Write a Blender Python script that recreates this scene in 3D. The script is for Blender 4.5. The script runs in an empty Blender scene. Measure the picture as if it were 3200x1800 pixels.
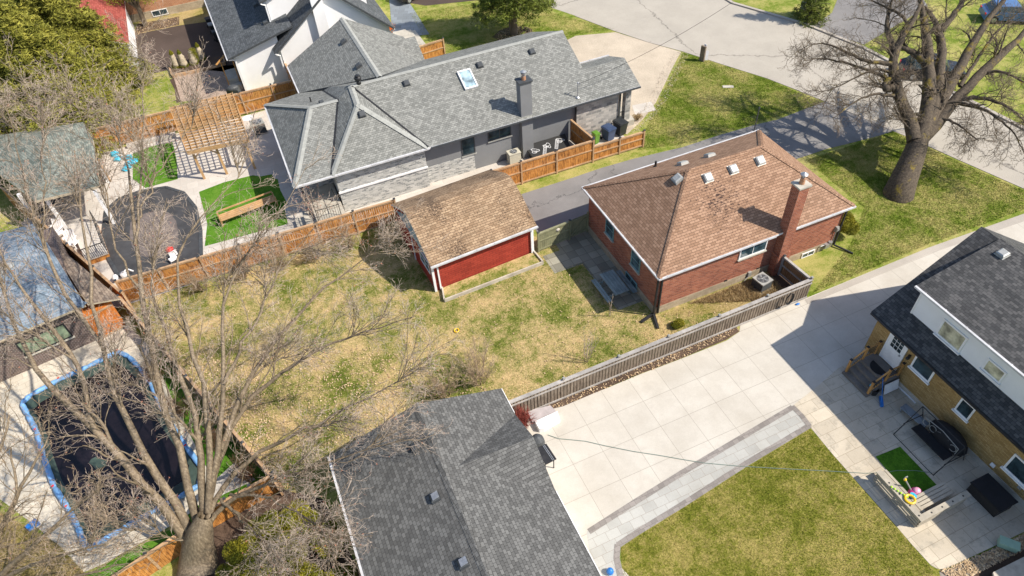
import bpy, math, random
import numpy as np
from mathutils import Vector, Matrix
rnd = random.Random(7)
rng = np.random.default_rng(11)
sc = bpy.context.scene
COL = sc.collection

# ---------------------------------------------------------------- camera
FPX = 2173.46
CR = np.array([0.91378386, -0.40287514, -0.05187172])
CD = np.array([-0.32414192, -0.64625364, -0.69086051])
CF = np.array([0.24480824, 0.64811098, -0.72112487])
CAMH = 30.0
cam = bpy.data.objects.new('camera', bpy.data.cameras.new('camera'))
COL.objects.link(cam)
cam.data.sensor_width = 36.0
cam.data.lens = 36.0 * FPX / 3200.0
cam.data.clip_start = 0.5
cam.data.clip_end = 2000
M = Matrix.Identity(4)
for i in range(3):
    M[i][0] = CR[i]; M[i][1] = -CD[i]; M[i][2] = -CF[i]
M[2][3] = CAMH
cam.matrix_world = M
sc.camera = cam

# ---------------------------------------------------------------- light
SUN_DIR = Vector((0.805, -0.593, 1.035)).normalized()   # towards the sun
SUN_EL = math.asin(SUN_DIR.z)
w = bpy.data.worlds.new('World'); sc.world = w; w.use_nodes = True
nt = w.node_tree
sky = nt.nodes.new('ShaderNodeTexSky'); sky.sky_type = 'NISHITA'; sky.sun_disc = False
sky.sun_elevation = SUN_EL
sky.sun_rotation = math.atan2(SUN_DIR.x, SUN_DIR.y)
nt.links.new(sky.outputs[0], nt.nodes['Background'].inputs[0])
nt.nodes['Background'].inputs[1].default_value = 0.14
sun = bpy.data.objects.new('sun', bpy.data.lights.new('sun', 'SUN'))
COL.objects.link(sun)
sun.data.energy = 5.0; sun.data.angle = math.radians(0.55); sun.data.color = (1.0, 0.92, 0.80)
sun.rotation_euler = SUN_DIR.to_track_quat('Z', 'Y').to_euler()
sun.location = (40, -40, 60)
sc.view_settings.view_transform = 'Standard'
sc.view_settings.look = 'None'
sc.view_settings.gamma = 1
sc.view_settings.exposure = 0.42
sc.render.filter_size = 1.1
sc.render.engine = 'CYCLES'
sc.cycles.max_bounces = 6

# ---------------------------------------------------------------- measuring the photograph
def G(px, py, z=0.0):
    v = (px - 1600) / FPX * CR + (py - 900) / FPX * CD + CF
    t = (z - CAMH) / v[2]
    p = t * v
    return Vector((p[0], p[1], z))
def GP(pts, z=0.0):
    return [G(a, b, z) for a, b in pts]

# ---------------------------------------------------------------- node helpers
def newmat(name):
    m = bpy.data.materials.new(name); m.use_nodes = True
    n = m.node_tree.nodes; l = m.node_tree.links
    return m, n, l, n['Principled BSDF']
def ramp(n, cols):
    r = n.new('ShaderNodeValToRGB'); e = r.color_ramp.elements
    while len(e) < len(cols): e.new(0.5)
    for i, (p, c) in enumerate(cols):
        e[i].position = p; e[i].color = (*c, 1)
    return r
def noise(n, l, src, scale, detail=4, rough=0.6):
    t = n.new('ShaderNodeTexNoise'); t.inputs['Scale'].default_value = scale
    t.inputs['Detail'].default_value = detail; t.inputs['Roughness'].default_value = rough
    l.new(src, t.inputs['Vector']); return t
def pos(n):
    return n.new('ShaderNodeNewGeometry').outputs['Position']
def mix(n, l, a, b, fac, mode='MIX'):
    x = n.new('ShaderNodeMix'); x.data_type = 'RGBA'; x.blend_type = mode
    for s, v in ((x.inputs[6], a), (x.inputs[7], b)):
        if isinstance(v, tuple): s.default_value = (*v, 1)
        else: l.new(v, s)
    if isinstance(fac, float): x.inputs[0].default_value = fac
    else: l.new(fac, x.inputs[0])
    return x.outputs[2]
def bump(n, l, h, bsdf, strength, dist, prev=None):
    b = n.new('ShaderNodeBump'); b.inputs['Strength'].default_value = strength
    b.inputs['Distance'].default_value = dist; l.new(h, b.inputs['Height'])
    if prev is not None: l.new(prev, b.inputs['Normal'])
    l.new(b.outputs[0], bsdf.inputs['Normal']); return b.outputs[0]
def plain(name, c, rough=0.6, var=0.25, scale=3.0, metal=0.0, fine=30.0, bmp=0.0, spec=0.4):
    m, n, l, b = newmat(name)
    p = pos(n)
    a = noise(n, l, p, scale); f = noise(n, l, p, fine, 2)
    lo = tuple(x * (1 - var) for x in c); hi = tuple(min(1, x * (1 + var)) for x in c)
    r = ramp(n, [(0.3, lo), (0.7, hi)]); l.new(a.outputs[0], r.inputs[0])
    r2 = ramp(n, [(0.25, (1 - var,) * 3), (0.75, (1 + var * .5,) * 3)]); l.new(f.outputs[0], r2.inputs[0])
    l.new(mix(n, l, r.outputs[0], r2.outputs[0], 0.7, 'MULTIPLY'), b.inputs['Base Color'])
    b.inputs['Roughness'].default_value = rough; b.inputs['Metallic'].default_value = metal
    b.inputs['Specular IOR Level'].default_value = spec
    if bmp: bump(n, l, f.outputs[0], b, 0.6, bmp)
    return m
def bricks(name, c1, c2, mortar, bw, bh, ms, tones=None, off=0.5, bmp=0.01, rough=0.85, stain=0.25, extra=None, smooth=0.1, sq=1.0):
    m, n, l, b = newmat(name)
    uv = n.new('ShaderNodeUVMap').outputs[0]
    t = n.new('ShaderNodeTexBrick'); l.new(uv, t.inputs['Vector'])
    t.inputs['Scale'].default_value = 1.0; t.offset = off; t.squash = sq
    t.inputs['Brick Width'].default_value = bw; t.inputs['Row Height'].default_value = bh
    t.inputs['Mortar Size'].default_value = ms; t.inputs['Mortar Smooth'].default_value = smooth
    t.inputs['Color1'].default_value = (0, 0, 0, 1); t.inputs['Color2'].default_value = (1, 1, 1, 1)
    t.inputs['Mortar'].default_value = (0.5, 0.5, 0.5, 1)
    r = ramp(n, tones if tones else [(0.0, c1), (1.0, c2)])
    l.new(t.outputs['Color'], r.inputs[0])
    col = mix(n, l, r.outputs[0], mortar, t.outputs['Fac'])
    p = pos(n)
    s = noise(n, l, p, 0.8, 5, 0.65); f = noise(n, l, p, 45, 2)
    rs = ramp(n, [(0.3, (1 - stain,) * 3), (0.7, (1 + stain * .4,) * 3)]); l.new(s.outputs[0], rs.inputs[0])
    col = mix(n, l, col, rs.outputs[0], 0.9, 'MULTIPLY')
    rf = ramp(n, [(0.25, (0.72,) * 3), (0.75, (1.12,) * 3)]); l.new(f.outputs[0], rf.inputs[0])
    col = mix(n, l, col, rf.outputs[0], 0.8, 'MULTIPLY')
    if extra: col = extra(n, l, col, p, t)
    l.new(col, b.inputs['Base Color'])
    b.inputs['Roughness'].default_value = rough
    b.inputs['Specular IOR Level'].default_value = 0.25
    inv = n.new('ShaderNodeMath'); inv.operation = 'SUBTRACT'; inv.inputs[0].default_value = 1; l.new(t.outputs['Fac'], inv.inputs[1])
    ad = n.new('ShaderNodeMath'); ad.operation = 'MULTIPLY_ADD'; l.new(f.outputs[0], ad.inputs[0]); ad.inputs[1].default_value = 0.25
    l.new(inv.outputs[0], ad.inputs[2])
    bump(n, l, ad.outputs[0], b, 0.8, bmp)
    return m
def wood(name, tones, along=(0.6, 0.6, 0.15), rough=0.7, fine=1.0):
    m, n, l, b = newmat(name)
    mp = n.new('ShaderNodeMapping'); l.new(pos(n), mp.inputs[0]); mp.inputs['Scale'].default_value = along
    a = noise(n, l, mp.outputs[0], 14 * fine, 4, 0.7); r = ramp(n, tones)
    l.new(a.outputs[0], r.inputs[0])
    bk = noise(n, l, pos(n), 1.1, 3)
    r2 = ramp(n, [(0.3, (0.62,) * 3), (0.7, (1.12,) * 3)]); l.new(bk.outputs[0], r2.inputs[0])
    l.new(mix(n, l, r.outputs[0], r2.outputs[0], 0.75, 'MULTIPLY'), b.inputs['Base Color'])
    b.inputs['Roughness'].default_value = rough
    bump(n, l, a.outputs[0], b, 0.4, 0.01)
    return m
def lawn(name, green, straw, dark, bias=0.0, big=0.35, con=1.6):
    m, n, l, b = newmat(name)
    p = pos(n)
    A = noise(n, l, p, big, 6, 0.62); B = noise(n, l, p, 2.2, 5, 0.7); C = noise(n, l, p, 11, 4, 0.75)
    s1 = n.new('ShaderNodeMath'); s1.operation = 'MULTIPLY_ADD'; l.new(A.outputs[0], s1.inputs[0]); s1.inputs[1].default_value = con; l.new(B.outputs[0], s1.inputs[2])
    s2 = n.new('ShaderNodeMath'); s2.operation = 'MULTIPLY_ADD'; l.new(s1.outputs[0], s2.inputs[0]); s2.inputs[1].default_value = 0.62; 
    s3 = n.new('ShaderNodeMath'); s3.operation = 'MULTIPLY'; l.new(C.outputs[0], s3.inputs[0]); s3.inputs[1].default_value = 0.7
    l.new(s3.outputs[0], s2.inputs[2])
    s4 = n.new('ShaderNodeMath'); s4.operation = 'SUBTRACT'; l.new(s2.outputs[0], s4.inputs[0]); s4.inputs[1].default_value = 0.47 + .31 * (con - 1) - bias
    mid = tuple((g * .5 + s * .5) for g, s in zip(green, straw))
    r = ramp(n, [(0.30, dark), (0.41, green), (0.53, mid), (0.68, straw)]); l.new(s4.outputs[0], r.inputs[0])
    F = noise(n, l, p, 38, 2, 0.8); rf = ramp(n, [(0.3, (0.45,) * 3), (0.7, (1.3,) * 3)]); l.new(F.outputs[0], rf.inputs[0])
    l.new(mix(n, l, r.outputs[0], rf.outputs[0], 0.75, 'MULTIPLY'), b.inputs['Base Color'])
    b.inputs['Roughness'].default_value = 0.9; b.inputs['Specular IOR Level'].default_value = 0.15
    bump(n, l, F.outputs[0], b, 0.8, 0.03)
    return m
def slabs(name, c, line, ang, sx, sy, width=0.012, off=0.0, var=0.12, stainc=None, tones=None, lfac=0.8):
    """poured or laid slabs: joints from a brick texture turned by ang in the ground plane"""
    m, n, l, b = newmat(name)
    mp = n.new('ShaderNodeMapping'); l.new(pos(n), mp.inputs[0]); mp.inputs['Rotation'].default_value = (0, 0, ang)
    t = n.new('ShaderNodeTexBrick'); l.new(mp.outputs[0], t.inputs['Vector'])
    t.inputs['Scale'].default_value = 1; t.offset = off
    t.inputs['Brick Width'].default_value = sx; t.inputs['Row Height'].default_value = sy
    t.inputs['Mortar Size'].default_value = width; t.inputs['Mortar Smooth'].default_value = 0.2
    t.inputs['Color1'].default_value = (0, 0, 0, 1); t.inputs['Color2'].default_value = (1, 1, 1, 1)
    r = ramp(n, tones or [(0, tuple(x * (1 - var) for x in c)), (1, tuple(x * (1 + var * .5) for x in c))])
    l.new(t.outputs['Color'], r.inputs[0])
    p = pos(n); s = noise(n, l, p, 0.5, 6, 0.65); f = noise(n, l, p, 30, 3)
    rs = ramp(n, [(0.25, (0.82, 0.8, 0.77)), (0.6, (1.03,) * 3)]); l.new(s.outputs[0], rs.inputs[0])
    rf = ramp(n, [(0.3, (0.9,) * 3), (0.7, (1.05,) * 3)]); l.new(f.outputs[0], rf.inputs[0])
    col = mix(n, l, r.outputs[0], rs.outputs[0], 0.9, 'MULTIPLY')
    col = mix(n, l, col, rf.outputs[0], 0.9, 'MULTIPLY')
    if stainc:
        s2 = noise(n, l, p, 1.7, 6, 0.75); r3 = ramp(n, [(0.52, (0, 0, 0)), (0.75, (1, 1, 1))]); l.new(s2.outputs[0], r3.inputs[0])
        col = mix(n, l, col, stainc, r3.outputs[0])
    fm = n.new('ShaderNodeMath'); fm.operation = 'MULTIPLY'; l.new(t.outputs['Fac'], fm.inputs[0]); fm.inputs[1].default_value = lfac
    col = mix(n, l, col, line, fm.outputs[0])
    l.new(col, b.inputs['Base Color']); b.inputs['Roughness'].default_value = 0.85
    b.inputs['Specular IOR Level'].default_value = 0.25
    bump(n, l, f.outputs[0], b, 0.3, 0.01)
    return m
def cracked(name, c, crack, scale, cracks=True, var=.2, agg=60):
    m, n, l, b = newmat(name)
    p = pos(n); s = noise(n, l, p, 0.35, 6, 0.65); f = noise(n, l, p, agg, 2)
    r = ramp(n, [(0.3, tuple(x * (1 - var) for x in c)), (0.7, tuple(x * (1 + var * .6) for x in c))]); l.new(s.outputs[0], r.inputs[0])
    rf = ramp(n, [(0.3, (0.75,) * 3), (0.7, (1.15,) * 3)]); l.new(f.outputs[0], rf.inputs[0])
    col = mix(n, l, r.outputs[0], rf.outputs[0], 0.8, 'MULTIPLY')
    if cracks:
        d = noise(n, l, p, 0.8, 4, 0.7)
        ad = n.new('ShaderNodeVectorMath'); ad.operation = 'MULTIPLY_ADD'; l.new(d.outputs[1], ad.inputs[0]); ad.inputs[1].default_value = (1.5,) * 3; l.new(p, ad.inputs[2])
        v = n.new('ShaderNodeTexVoronoi'); v.feature = 'DISTANCE_TO_EDGE'; v.inputs['Scale'].default_value = scale
        l.new(ad.outputs[0], v.inputs['Vector'])
        rc = ramp(n, [(0.0, (0.75,) * 3), (0.006, (0, 0, 0))]); l.new(v.outputs[0], rc.inputs[0])
        col = mix(n, l, col, crack, rc.outputs[0])
    l.new(col, b.inputs['Base Color']); b.inputs['Roughness'].default_value = 0.9
    b.inputs['Specular IOR Level'].default_value = 0.2
    bump(n, l, f.outputs[0], b, 0.4, 0.012)
    return m
def leafy(name, cols, scale=1.2):
    m, n, l, b = newmat(name)
    p = pos(n); a = noise(n, l, p, scale, 4, 0.7); f = noise(n, l, p, 9, 2)
    r = ramp(n, cols); l.new(a.outputs[0], r.inputs[0])
    rf = ramp(n, [(0.3, (0.55,) * 3), (0.7, (1.35,) * 3)]); l.new(f.outputs[0], rf.inputs[0])
    l.new(mix(n, l, r.outputs[0], rf.outputs[0], 0.8, 'MULTIPLY'), b.inputs['Base Color'])
    b.inputs['Roughness'].default_value = 0.7; b.inputs['Specular IOR Level'].default_value = 0.2
    return m
def glass(name, c=(0.03, 0.05, 0.06), rough=0.06):
    m, n, l, b = newmat(name)
    a = noise(n, l, pos(n), 1.5, 3); r = ramp(n, [(0.35, tuple(x * .5 for x in c)), (0.65, tuple(x * 1.8 for x in c))])
    l.new(a.outputs[0], r.inputs[0]); l.new(r.outputs[0], b.inputs['Base Color'])
    b.inputs['Roughness'].default_value = rough; b.inputs['Specular IOR Level'].default_value = 0.6
    return m

# ---------------------------------------------------------------- mesh builder
Z = Vector((0, 0, 1))
ORG = Vector((0, 0, 0))
class MB:
    def __init__(s): s.V = []; s.F = []; s.I = []
    def quad(s, pts, mi=0):
        k = len(s.V); s.V += [Vector(p) for p in pts]; s.F.append(tuple(range(k, k + len(pts)))); s.I.append(mi); return s
    def box(s, x0, x1, y0, y1, z0, z1, mi=0):
        return s.obox(((x0 + x1) / 2, (y0 + y1) / 2, (z0 + z1) / 2), (x1 - x0, y1 - y0, z1 - z0), 0, mi)
    def obox(s, c, size, rz=0.0, mi=0, R=None):
        c = Vector(c); k = len(s.V)
        if R is None: R = Matrix.Rotation(rz, 3, 'Z')
        hx, hy, hz = [q / 2 for q in size]
        for a, b, d in ((-1, -1, -1), (1, -1, -1), (1, 1, -1), (-1, 1, -1), (-1, -1, 1), (1, -1, 1), (1, 1, 1), (-1, 1, 1)):
            s.V.append(c + R @ Vector((a * hx, b * hy, d * hz)))
        for f in ((0, 3, 2, 1), (4, 5, 6, 7), (0, 1, 5, 4), (1, 2, 6, 5), (2, 3, 7, 6), (3, 0, 4, 7)):
            s.F.append(tuple(k + i for i in f)); s.I.append(mi)
        return s
    def bar(s, a, b, wd, h, mi=0):
        """rectangular bar from a to b; wd across, h in the other direction"""
        a = Vector(a); b = Vector(b); d = (b - a); L = d.length; d.normalize()
        u = d.cross(Z)
        if u.length < 1e-3: u = Vector((1, 0, 0))
        u.normalize(); v = u.cross(d)
        R = Matrix((d, u, v)).transposed()
        return s.obox((a + b) / 2, (L, wd, h), 0, mi, R)
    def prism(s, pts, z0, z1, mi=0, mside=None):
        pts = [Vector((p[0], p[1], 0)) for p in pts]
        ar = sum(pts[i].x * pts[(i + 1) % len(pts)].y - pts[(i + 1) % len(pts)].x * pts[i].y for i in range(len(pts)))
        if ar < 0: pts = pts[::-1]
        n = len(pts); ms = mi if mside is None else mside
        s.quad([(p.x, p.y, z1) for p in pts], mi); s.quad([(p.x, p.y, z0) for p in pts[::-1]], mi)
        for i in range(n):
            a = pts[i]; b = pts[(i + 1) % n]
            s.quad([(a.x, a.y, z0), (b.x, b.y, z0), (b.x, b.y, z1), (a.x, a.y, z1)], ms)
        return s
    def cyl(s, a, b, r0, r1=None, n=12, mi=0, caps=True):
        a = Vector(a); b = Vector(b); r1 = r0 if r1 is None else r1
        d = (b - a).normalized(); u = d.orthogonal().normalized(); v = d.cross(u); k = len(s.V)
        for c, r in ((a, r0), (b, r1)):
            for i in range(n):
                t = 2 * math.pi * i / n; s.V.append(c + (u * math.cos(t) + v * math.sin(t)) * r)
        for i in range(n):
            j = (i + 1) % n; s.F.append((k + i, k + j, k + n + j, k + n + i)); s.I.append(mi)
        if caps:
            s.F.append(tuple(k + i for i in range(n))[::-1]); s.I.append(mi)
            s.F.append(tuple(k + n + i for i in range(n))); s.I.append(mi)
        return s
    def tube(s, pts, r, n=6, mi=0):
        for a, b in zip(pts[:-1], pts[1:]): s.cyl(a, b, r, r, n, mi)
        return s
    def ball(s, c, rx, ry=None, rz=None, nu=12, nv=8, mi=0, jit=0.0):
        ry = ry or rx; rz = rz or rx; c = Vector(c); k = len(s.V)
        for j in range(nv + 1):
            ph = math.pi * j / nv
            for i in range(nu):
                th = 2 * math.pi * i / nu; q = 1 + rnd.uniform(-jit, jit)
                s.V.append(c + Vector((rx * q * math.sin(ph) * math.cos(th), ry * q * math.sin(ph) * math.sin(th), rz * q * math.cos(ph))))
        for j in range(nv):
            for i in range(nu):
                i2 = (i + 1) % nu
                s.F.append((k + j * nu + i, k + (j + 1) * nu + i, k + (j + 1) * nu + i2, k + j * nu + i2)); s.I.append(mi)
        return s
    def lathe(s, c, prof, n=16, mi=0):
        c = Vector(c); k = len(s.V)
        for r, z in prof:
            for i in range(n):
                t = 2 * math.pi * i / n; s.V.append(c + Vector((r * math.cos(t), r * math.sin(t), z)))
        for j in range(len(prof) - 1):
            for i in range(n):
                i2 = (i + 1) % n
                s.F.append((k + j * n + i, k + j * n + i2, k + (j + 1) * n + i2, k + (j + 1) * n + i)); s.I.append(mi)
        return s
    def shell(s, planes, th=0.12, mi=0, mside=1):
        """roof: planes (3-D polygons) given a thickness downwards, open edges closed with fascia"""
        key = lambda p: (round(p[0], 3), round(p[1], 3), round(p[2], 3))
        cnt = {}
        pl = []
        for P_ in planes:
            P_ = [Vector(p) for p in P_]
            nn = (P_[1] - P_[0]).cross(P_[2] - P_[0])
            if nn.z < 0: P_ = P_[::-1]
            pl.append(P_)
            for i in range(len(P_)):
                a, b = key(P_[i]), key(P_[(i + 1) % len(P_)]); e = (min(a, b), max(a, b)); cnt[e] = cnt.get(e, 0) + 1
        dn = Vector((0, 0, -th))
        for P_ in pl:
            s.quad(P_, mi); s.quad([p + dn for p in P_[::-1]], mside)
            for i in range(len(P_)):
                a, b = P_[i], P_[(i + 1) % len(P_)]
                e = (min(key(a), key(b)), max(key(a), key(b)))
                if cnt[e] == 1: s.quad([a + dn, b + dn, b, a], mside)
        return s
def props(o, label=None, cat=None, group=None, kind=None):
    if label: o['label'] = label
    if cat: o['category'] = cat
    if group: o['group'] = group
    if kind: o['kind'] = kind
    return o
def thing(name, label, cat, loc=(0, 0, 0), group=None):
    global ORG
    o = bpy.data.objects.new(name, None); COL.objects.link(o); ORG = Vector((loc[0], loc[1], loc[2] if len(loc) > 2 else 0))
    o.location = ORG; o.empty_display_size = 0.3
    return props(o, label, cat, group)
def obj(name, mb, mats, parent=None, label=None, smooth=False):
    if not isinstance(mats, (list, tuple)): mats = [mats]
    me = bpy.data.meshes.new(name)
    O_ = ORG
    if parent is not None and parent.parent is not None: pass
    me.from_pydata([tuple(v - O_) for v in mb.V], [], mb.F)
    for m in mats: me.materials.append(m)
    me.polygons.foreach_set('material_index', [min(i, len(mats) - 1) for i in mb.I])
    uv = me.uv_layers.new(name='UVMap').data
    for p in me.polygons:
        nrm = p.normal
        if abs(nrm.z) > 0.995: u = Vector((1, 0, 0)); v = Vector((0, 1, 0))
        else:
            u = Z.cross(nrm).normalized(); v = nrm.cross(u)
        for li in p.loop_indices:
            c = mb.V[me.loops[li].vertex_index]
            uv[li].uv = (c.dot(u), c.dot(v))
        if smooth: p.use_smooth = True
    o = bpy.data.objects.new(name, me); COL.objects.link(o)
    if parent is not None: o.parent = parent
    else: o.location = O_
    if label: o['label'] = label
    return o
def single(name, mb, mats, label, cat, loc, group=None, smooth=False, kind=None):
    global ORG
    ORG = Vector(loc)
    return props(obj(name, mb, mats, None, None, smooth), label, cat, group, kind)
def npmesh(name, v, f, mats, parent=None, mi=None, smooth=False):
    me = bpy.data.meshes.new(name); k = f.shape[1]
    v = np.asarray(v, dtype=np.float32) - np.array(ORG, dtype=np.float32)
    me.vertices.add(len(v)); me.vertices.foreach_set('co', v.ravel())
    me.loops.add(f.size); me.loops.foreach_set('vertex_index', f.ravel().astype(np.int32))
    me.polygons.add(len(f)); me.polygons.foreach_set('loop_start', np.arange(0, f.size, k, dtype=np.int32))
    me.polygons.foreach_set('loop_total', np.full(len(f), k, dtype=np.int32))
    for m in (mats if isinstance(mats, (list, tuple)) else [mats]): me.materials.append(m)
    if mi is not None: me.polygons.foreach_set('material_index', mi.astype(np.int32))
    if smooth: me.polygons.foreach_set('use_smooth', np.ones(len(f), dtype=bool))
    me.update(calc_edges=True)
    o = bpy.data.objects.new(name, me); COL.objects.link(o)
    if parent is not None: o.parent = parent
    else: o.location = ORG
    return o
def sheet(name, pts, mat_, z, kind='structure'):
    """a flat sheet of the setting at height z (ground polygon)"""
    global ORG
    ORG = Vector((0, 0, 0)); mb = MB()
    P_ = [Vector((p[0], p[1], z)) for p in pts]
    ar = sum(P_[i].x * P_[(i + 1) % len(P_)].y - P_[(i + 1) % len(P_)].x * P_[i].y for i in range(len(P_)))
    if ar < 0: P_ = P_[::-1]
    mb.quad(P_)
    o = obj(name, mb, mat_); o['kind'] = kind
    return o
def copy_tree(o, parent=None):
    c = o.copy(); COL.objects.link(c); c.parent = parent
    for ch in list(o.children): copy_tree(ch, c)
    return c

# ---------------------------------------------------------------- materials
def curl(n, l, col, p, t):      # worn, curled tabs: patches of dark cracks
    a = noise(n, l, p, 0.45, 3, 0.6); b_ = noise(n, l, p, 11, 3, 0.7)
    mu = n.new('ShaderNodeMath'); mu.operation = 'MULTIPLY'; l.new(a.outputs[0], mu.inputs[0]); l.new(b_.outputs[0], mu.inputs[1])
    r = ramp(n, [(0.29, (0, 0, 0)), (0.345, (.75, .75, .75))]); l.new(mu.outputs[0], r.inputs[0])
    return mix(n, l, col, (0.035, 0.022, 0.018), r.outputs[0])
def curl2(n, l, col, p, t):
    mp = n.new('ShaderNodeMapping'); l.new(p, mp.inputs[0]); mp.inputs['Scale'].default_value = (4, 9, 9)
    dv = n.new('ShaderNodeVectorMath'); dv.operation = 'DISTANCE'; l.new(p, dv.inputs[0]); dv.inputs[1].default_value = (21.6, 23.6, 4.8)
    a = ramp(n, [(0.0, (.95,) * 3), (0.35, (.78,) * 3), (1.0, (.52,) * 3)]); ds = n.new('ShaderNodeMath'); ds.operation = 'MULTIPLY'; l.new(dv.outputs['Value'], ds.inputs[0]); ds.inputs[1].default_value = .22; l.new(ds.outputs[0], a.inputs[0])
    b_ = noise(n, l, mp.outputs[0], 1.3, 3, 0.7)
    mu = n.new('ShaderNodeMath'); mu.operation = 'MULTIPLY'; l.new(a.outputs[0], mu.inputs[0]); l.new(b_.outputs[0], mu.inputs[1])
    r = ramp(n, [(0.47, (0, 0, 0)), (0.51, (1, 1, 1))]); l.new(mu.outputs[0], r.inputs[0])
    return mix(n, l, col, (0.05, 0.03, 0.025), r.outputs[0])
T = {}
def shing(name, lo, mid, hi, bw=0.32, bh=0.145, ms=0.006, mort=None, **k):
    T[name] = bricks(name, lo, hi, mort or tuple(x * .35 for x in lo), bw, bh, ms, tones=[(0.1, lo), (0.5, mid), (0.9, hi)], bmp=0.02, **k)
shing('sh_grey', (0.185, 0.188, 0.175), (0.235, 0.238, 0.222), (0.29, 0.292, 0.272), bw=.22, stain=.12)
shing('sh_garage', (0.098, 0.098, 0.095), (0.128, 0.128, 0.124), (0.168, 0.168, 0.162), bw=.21, stain=.15)
shing('sh_dark', (0.055, 0.056, 0.058), (0.08, 0.08, 0.081), (0.115, 0.113, 0.112), bw=.22, stain=.2)
shing('sh_white_house', (0.08, 0.088, 0.095), (0.105, 0.115, 0.122), (0.135, 0.145, 0.155), bw=.2, bh=.17)
shing('sh_brown', (0.27, 0.16, 0.10), (0.325, 0.195, 0.125), (0.385, 0.24, 0.158), bw=.31, bh=.15, ms=.009, mort=(0.10, 0.055, 0.04), extra=curl2, stain=.1)
shing('sh_tan', (0.28, 0.185, 0.11), (0.345, 0.235, 0.145), (0.42, 0.295, 0.185), bw=.31, bh=.15, ms=.01, mort=(0.10, 0.065, 0.04), extra=curl)
shing('sh_blue', (0.16, 0.21, 0.26), (0.21, 0.265, 0.32), (0.27, 0.32, 0.38), bw=.3, bh=.15, ms=.004, stain=.1)
shing('sh_leanto', (0.20, 0.15, 0.115), (0.27, 0.205, 0.155), (0.32, 0.25, 0.19), bw=.3, bh=.15)
shing('sh_red', (0.30, 0.065, 0.05), (0.36, 0.085, 0.065), (0.42, 0.11, 0.085), bw=.3, bh=.15)
shing('sh_green', (0.13, 0.15, 0.13), (0.19, 0.21, 0.185), (0.27, 0.29, 0.25), stain=.15)
T['cap_grey'] = plain('cap_grey', (0.30, 0.305, 0.285), .9, .15, 4)
T['red_brick'] = bricks('red_brick', None, None, (0.38, 0.26, 0.20), 0.26, 0.1, 0.012, tones=[(0.0, (0.23, 0.058, 0.03)), (0.5, (0.35, 0.10, 0.052)), (1.0, (0.44, 0.15, 0.08))], stain=.15)
T['grey_brick'] = bricks('grey_brick', None, None, (0.52, 0.52, 0.49), 0.3, 0.1, 0.014, tones=[(0.0, (0.19, 0.20, 0.205)), (0.4, (0.42, 0.42, 0.40)), (1.0, (0.60, 0.59, 0.56))], stain=.12)
T['stone'] = bricks('stone', None, None, (0.42, 0.41, 0.39), 0.42, 0.2, 0.012, tones=[(0.0, (0.22, 0.22, 0.215)), (0.5, (0.40, 0.385, 0.36)), (1.0, (0.54, 0.51, 0.47))], stain=.15)
T['yellow_brick'] = bricks('yellow_brick', None, None, (0.30, 0.19, 0.08), 0.24, 0.085, 0.012, tones=[(0.0, (0.33, 0.21, 0.075)), (0.5, (0.43, 0.285, 0.11)), (1.0, (0.50, 0.345, 0.15))], stain=.15)
T['orange_brick'] = bricks('orange_brick', None, None, (0.5, 0.4, 0.3), 0.24, 0.085, 0.012, tones=[(0.0, (0.42, 0.15, 0.06)), (1.0, (0.55, 0.24, 0.11))])
T['dark_brick'] = bricks('dark_brick', None, None, (0.32, 0.28, 0.25), 0.24, 0.085, 0.012, tones=[(0.0, (0.07, 0.045, 0.04)), (1.0, (0.17, 0.11, 0.095))])
T['block'] = bricks('block', None, None, (0.36, 0.29, 0.20), 0.4, 0.2, 0.012, tones=[(0.0, (0.38, 0.31, 0.22)), (1.0, (0.48, 0.40, 0.29))], stain=.3)
T['red_siding'] = bricks('red_siding', None, None, (0.15, 0.025, 0.02), 0.42, 0.16, 0.008, tones=[(0.0, (0.33, 0.042, 0.026)), (1.0, (0.42, 0.06, 0.036))], stain=.25, bmp=.012)
T['stucco_white'] = plain('stucco_white', (0.80, 0.79, 0.785), .8, .06, .6, bmp=.004)
T['stucco_grey'] = plain('stucco_grey', (0.20, 0.205, 0.21), .85, .08, .6, bmp=.004)
T['stucco_blue'] = plain('stucco_blue', (0.76, 0.77, 0.79), .8, .06, .6, fine=60, bmp=.004)
T['white'] = plain('white_paint', (0.78, 0.78, 0.78), .5, .08)
T['gutter'] = plain('gutter_white', (0.52, 0.52, 0.53), .45, .18, 2)
T['black'] = plain('black_metal', (0.022, 0.022, 0.024), .5, .3)
T['dark_grey'] = plain('dark_grey_metal', (0.06, 0.065, 0.07), .55, .2)
T['metal'] = plain('galvanised', (0.45, 0.46, 0.47), .35, .2, 6, metal=.6)
T['alu'] = plain('vent_metal', (0.42, 0.42, 0.40), .5, .15, 6, metal=.3)
T['glass'] = glass('window_glass')
T['glass_blue'] = glass('window_glass_blue', (0.05, 0.09, 0.11))
T['glass_pale'] = glass('window_blind', (0.42, 0.40, 0.28), .25)
T['glass_sky'] = glass('skylight_glass', (0.22, 0.30, 0.34), .1)
T['teal'] = plain('teal_frame', (0.16, 0.30, 0.31), .5, .15)
T['cedar'] = wood('cedar_stain', [(0.32, (0.17, 0.06, 0.014)), (0.5, (0.48, 0.20, 0.045)), (0.75, (0.70, 0.34, 0.10))])
T['cedar_rail'] = wood('cedar_rail', [(0.2, (0.36, 0.20, 0.10)), (0.8, (0.60, 0.41, 0.24))], along=(.3, .3, .6))
T['orange_wood'] = wood('orange_wood', [(0.2, (0.45, 0.12, 0.015)), (0.8, (0.66, 0.22, 0.035))])
T['pergola'] = wood('pergola_wood', [(0.2, (0.40, 0.22, 0.09)), (0.8, (0.62, 0.40, 0.2))], along=(.4, .4, .6))
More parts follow.
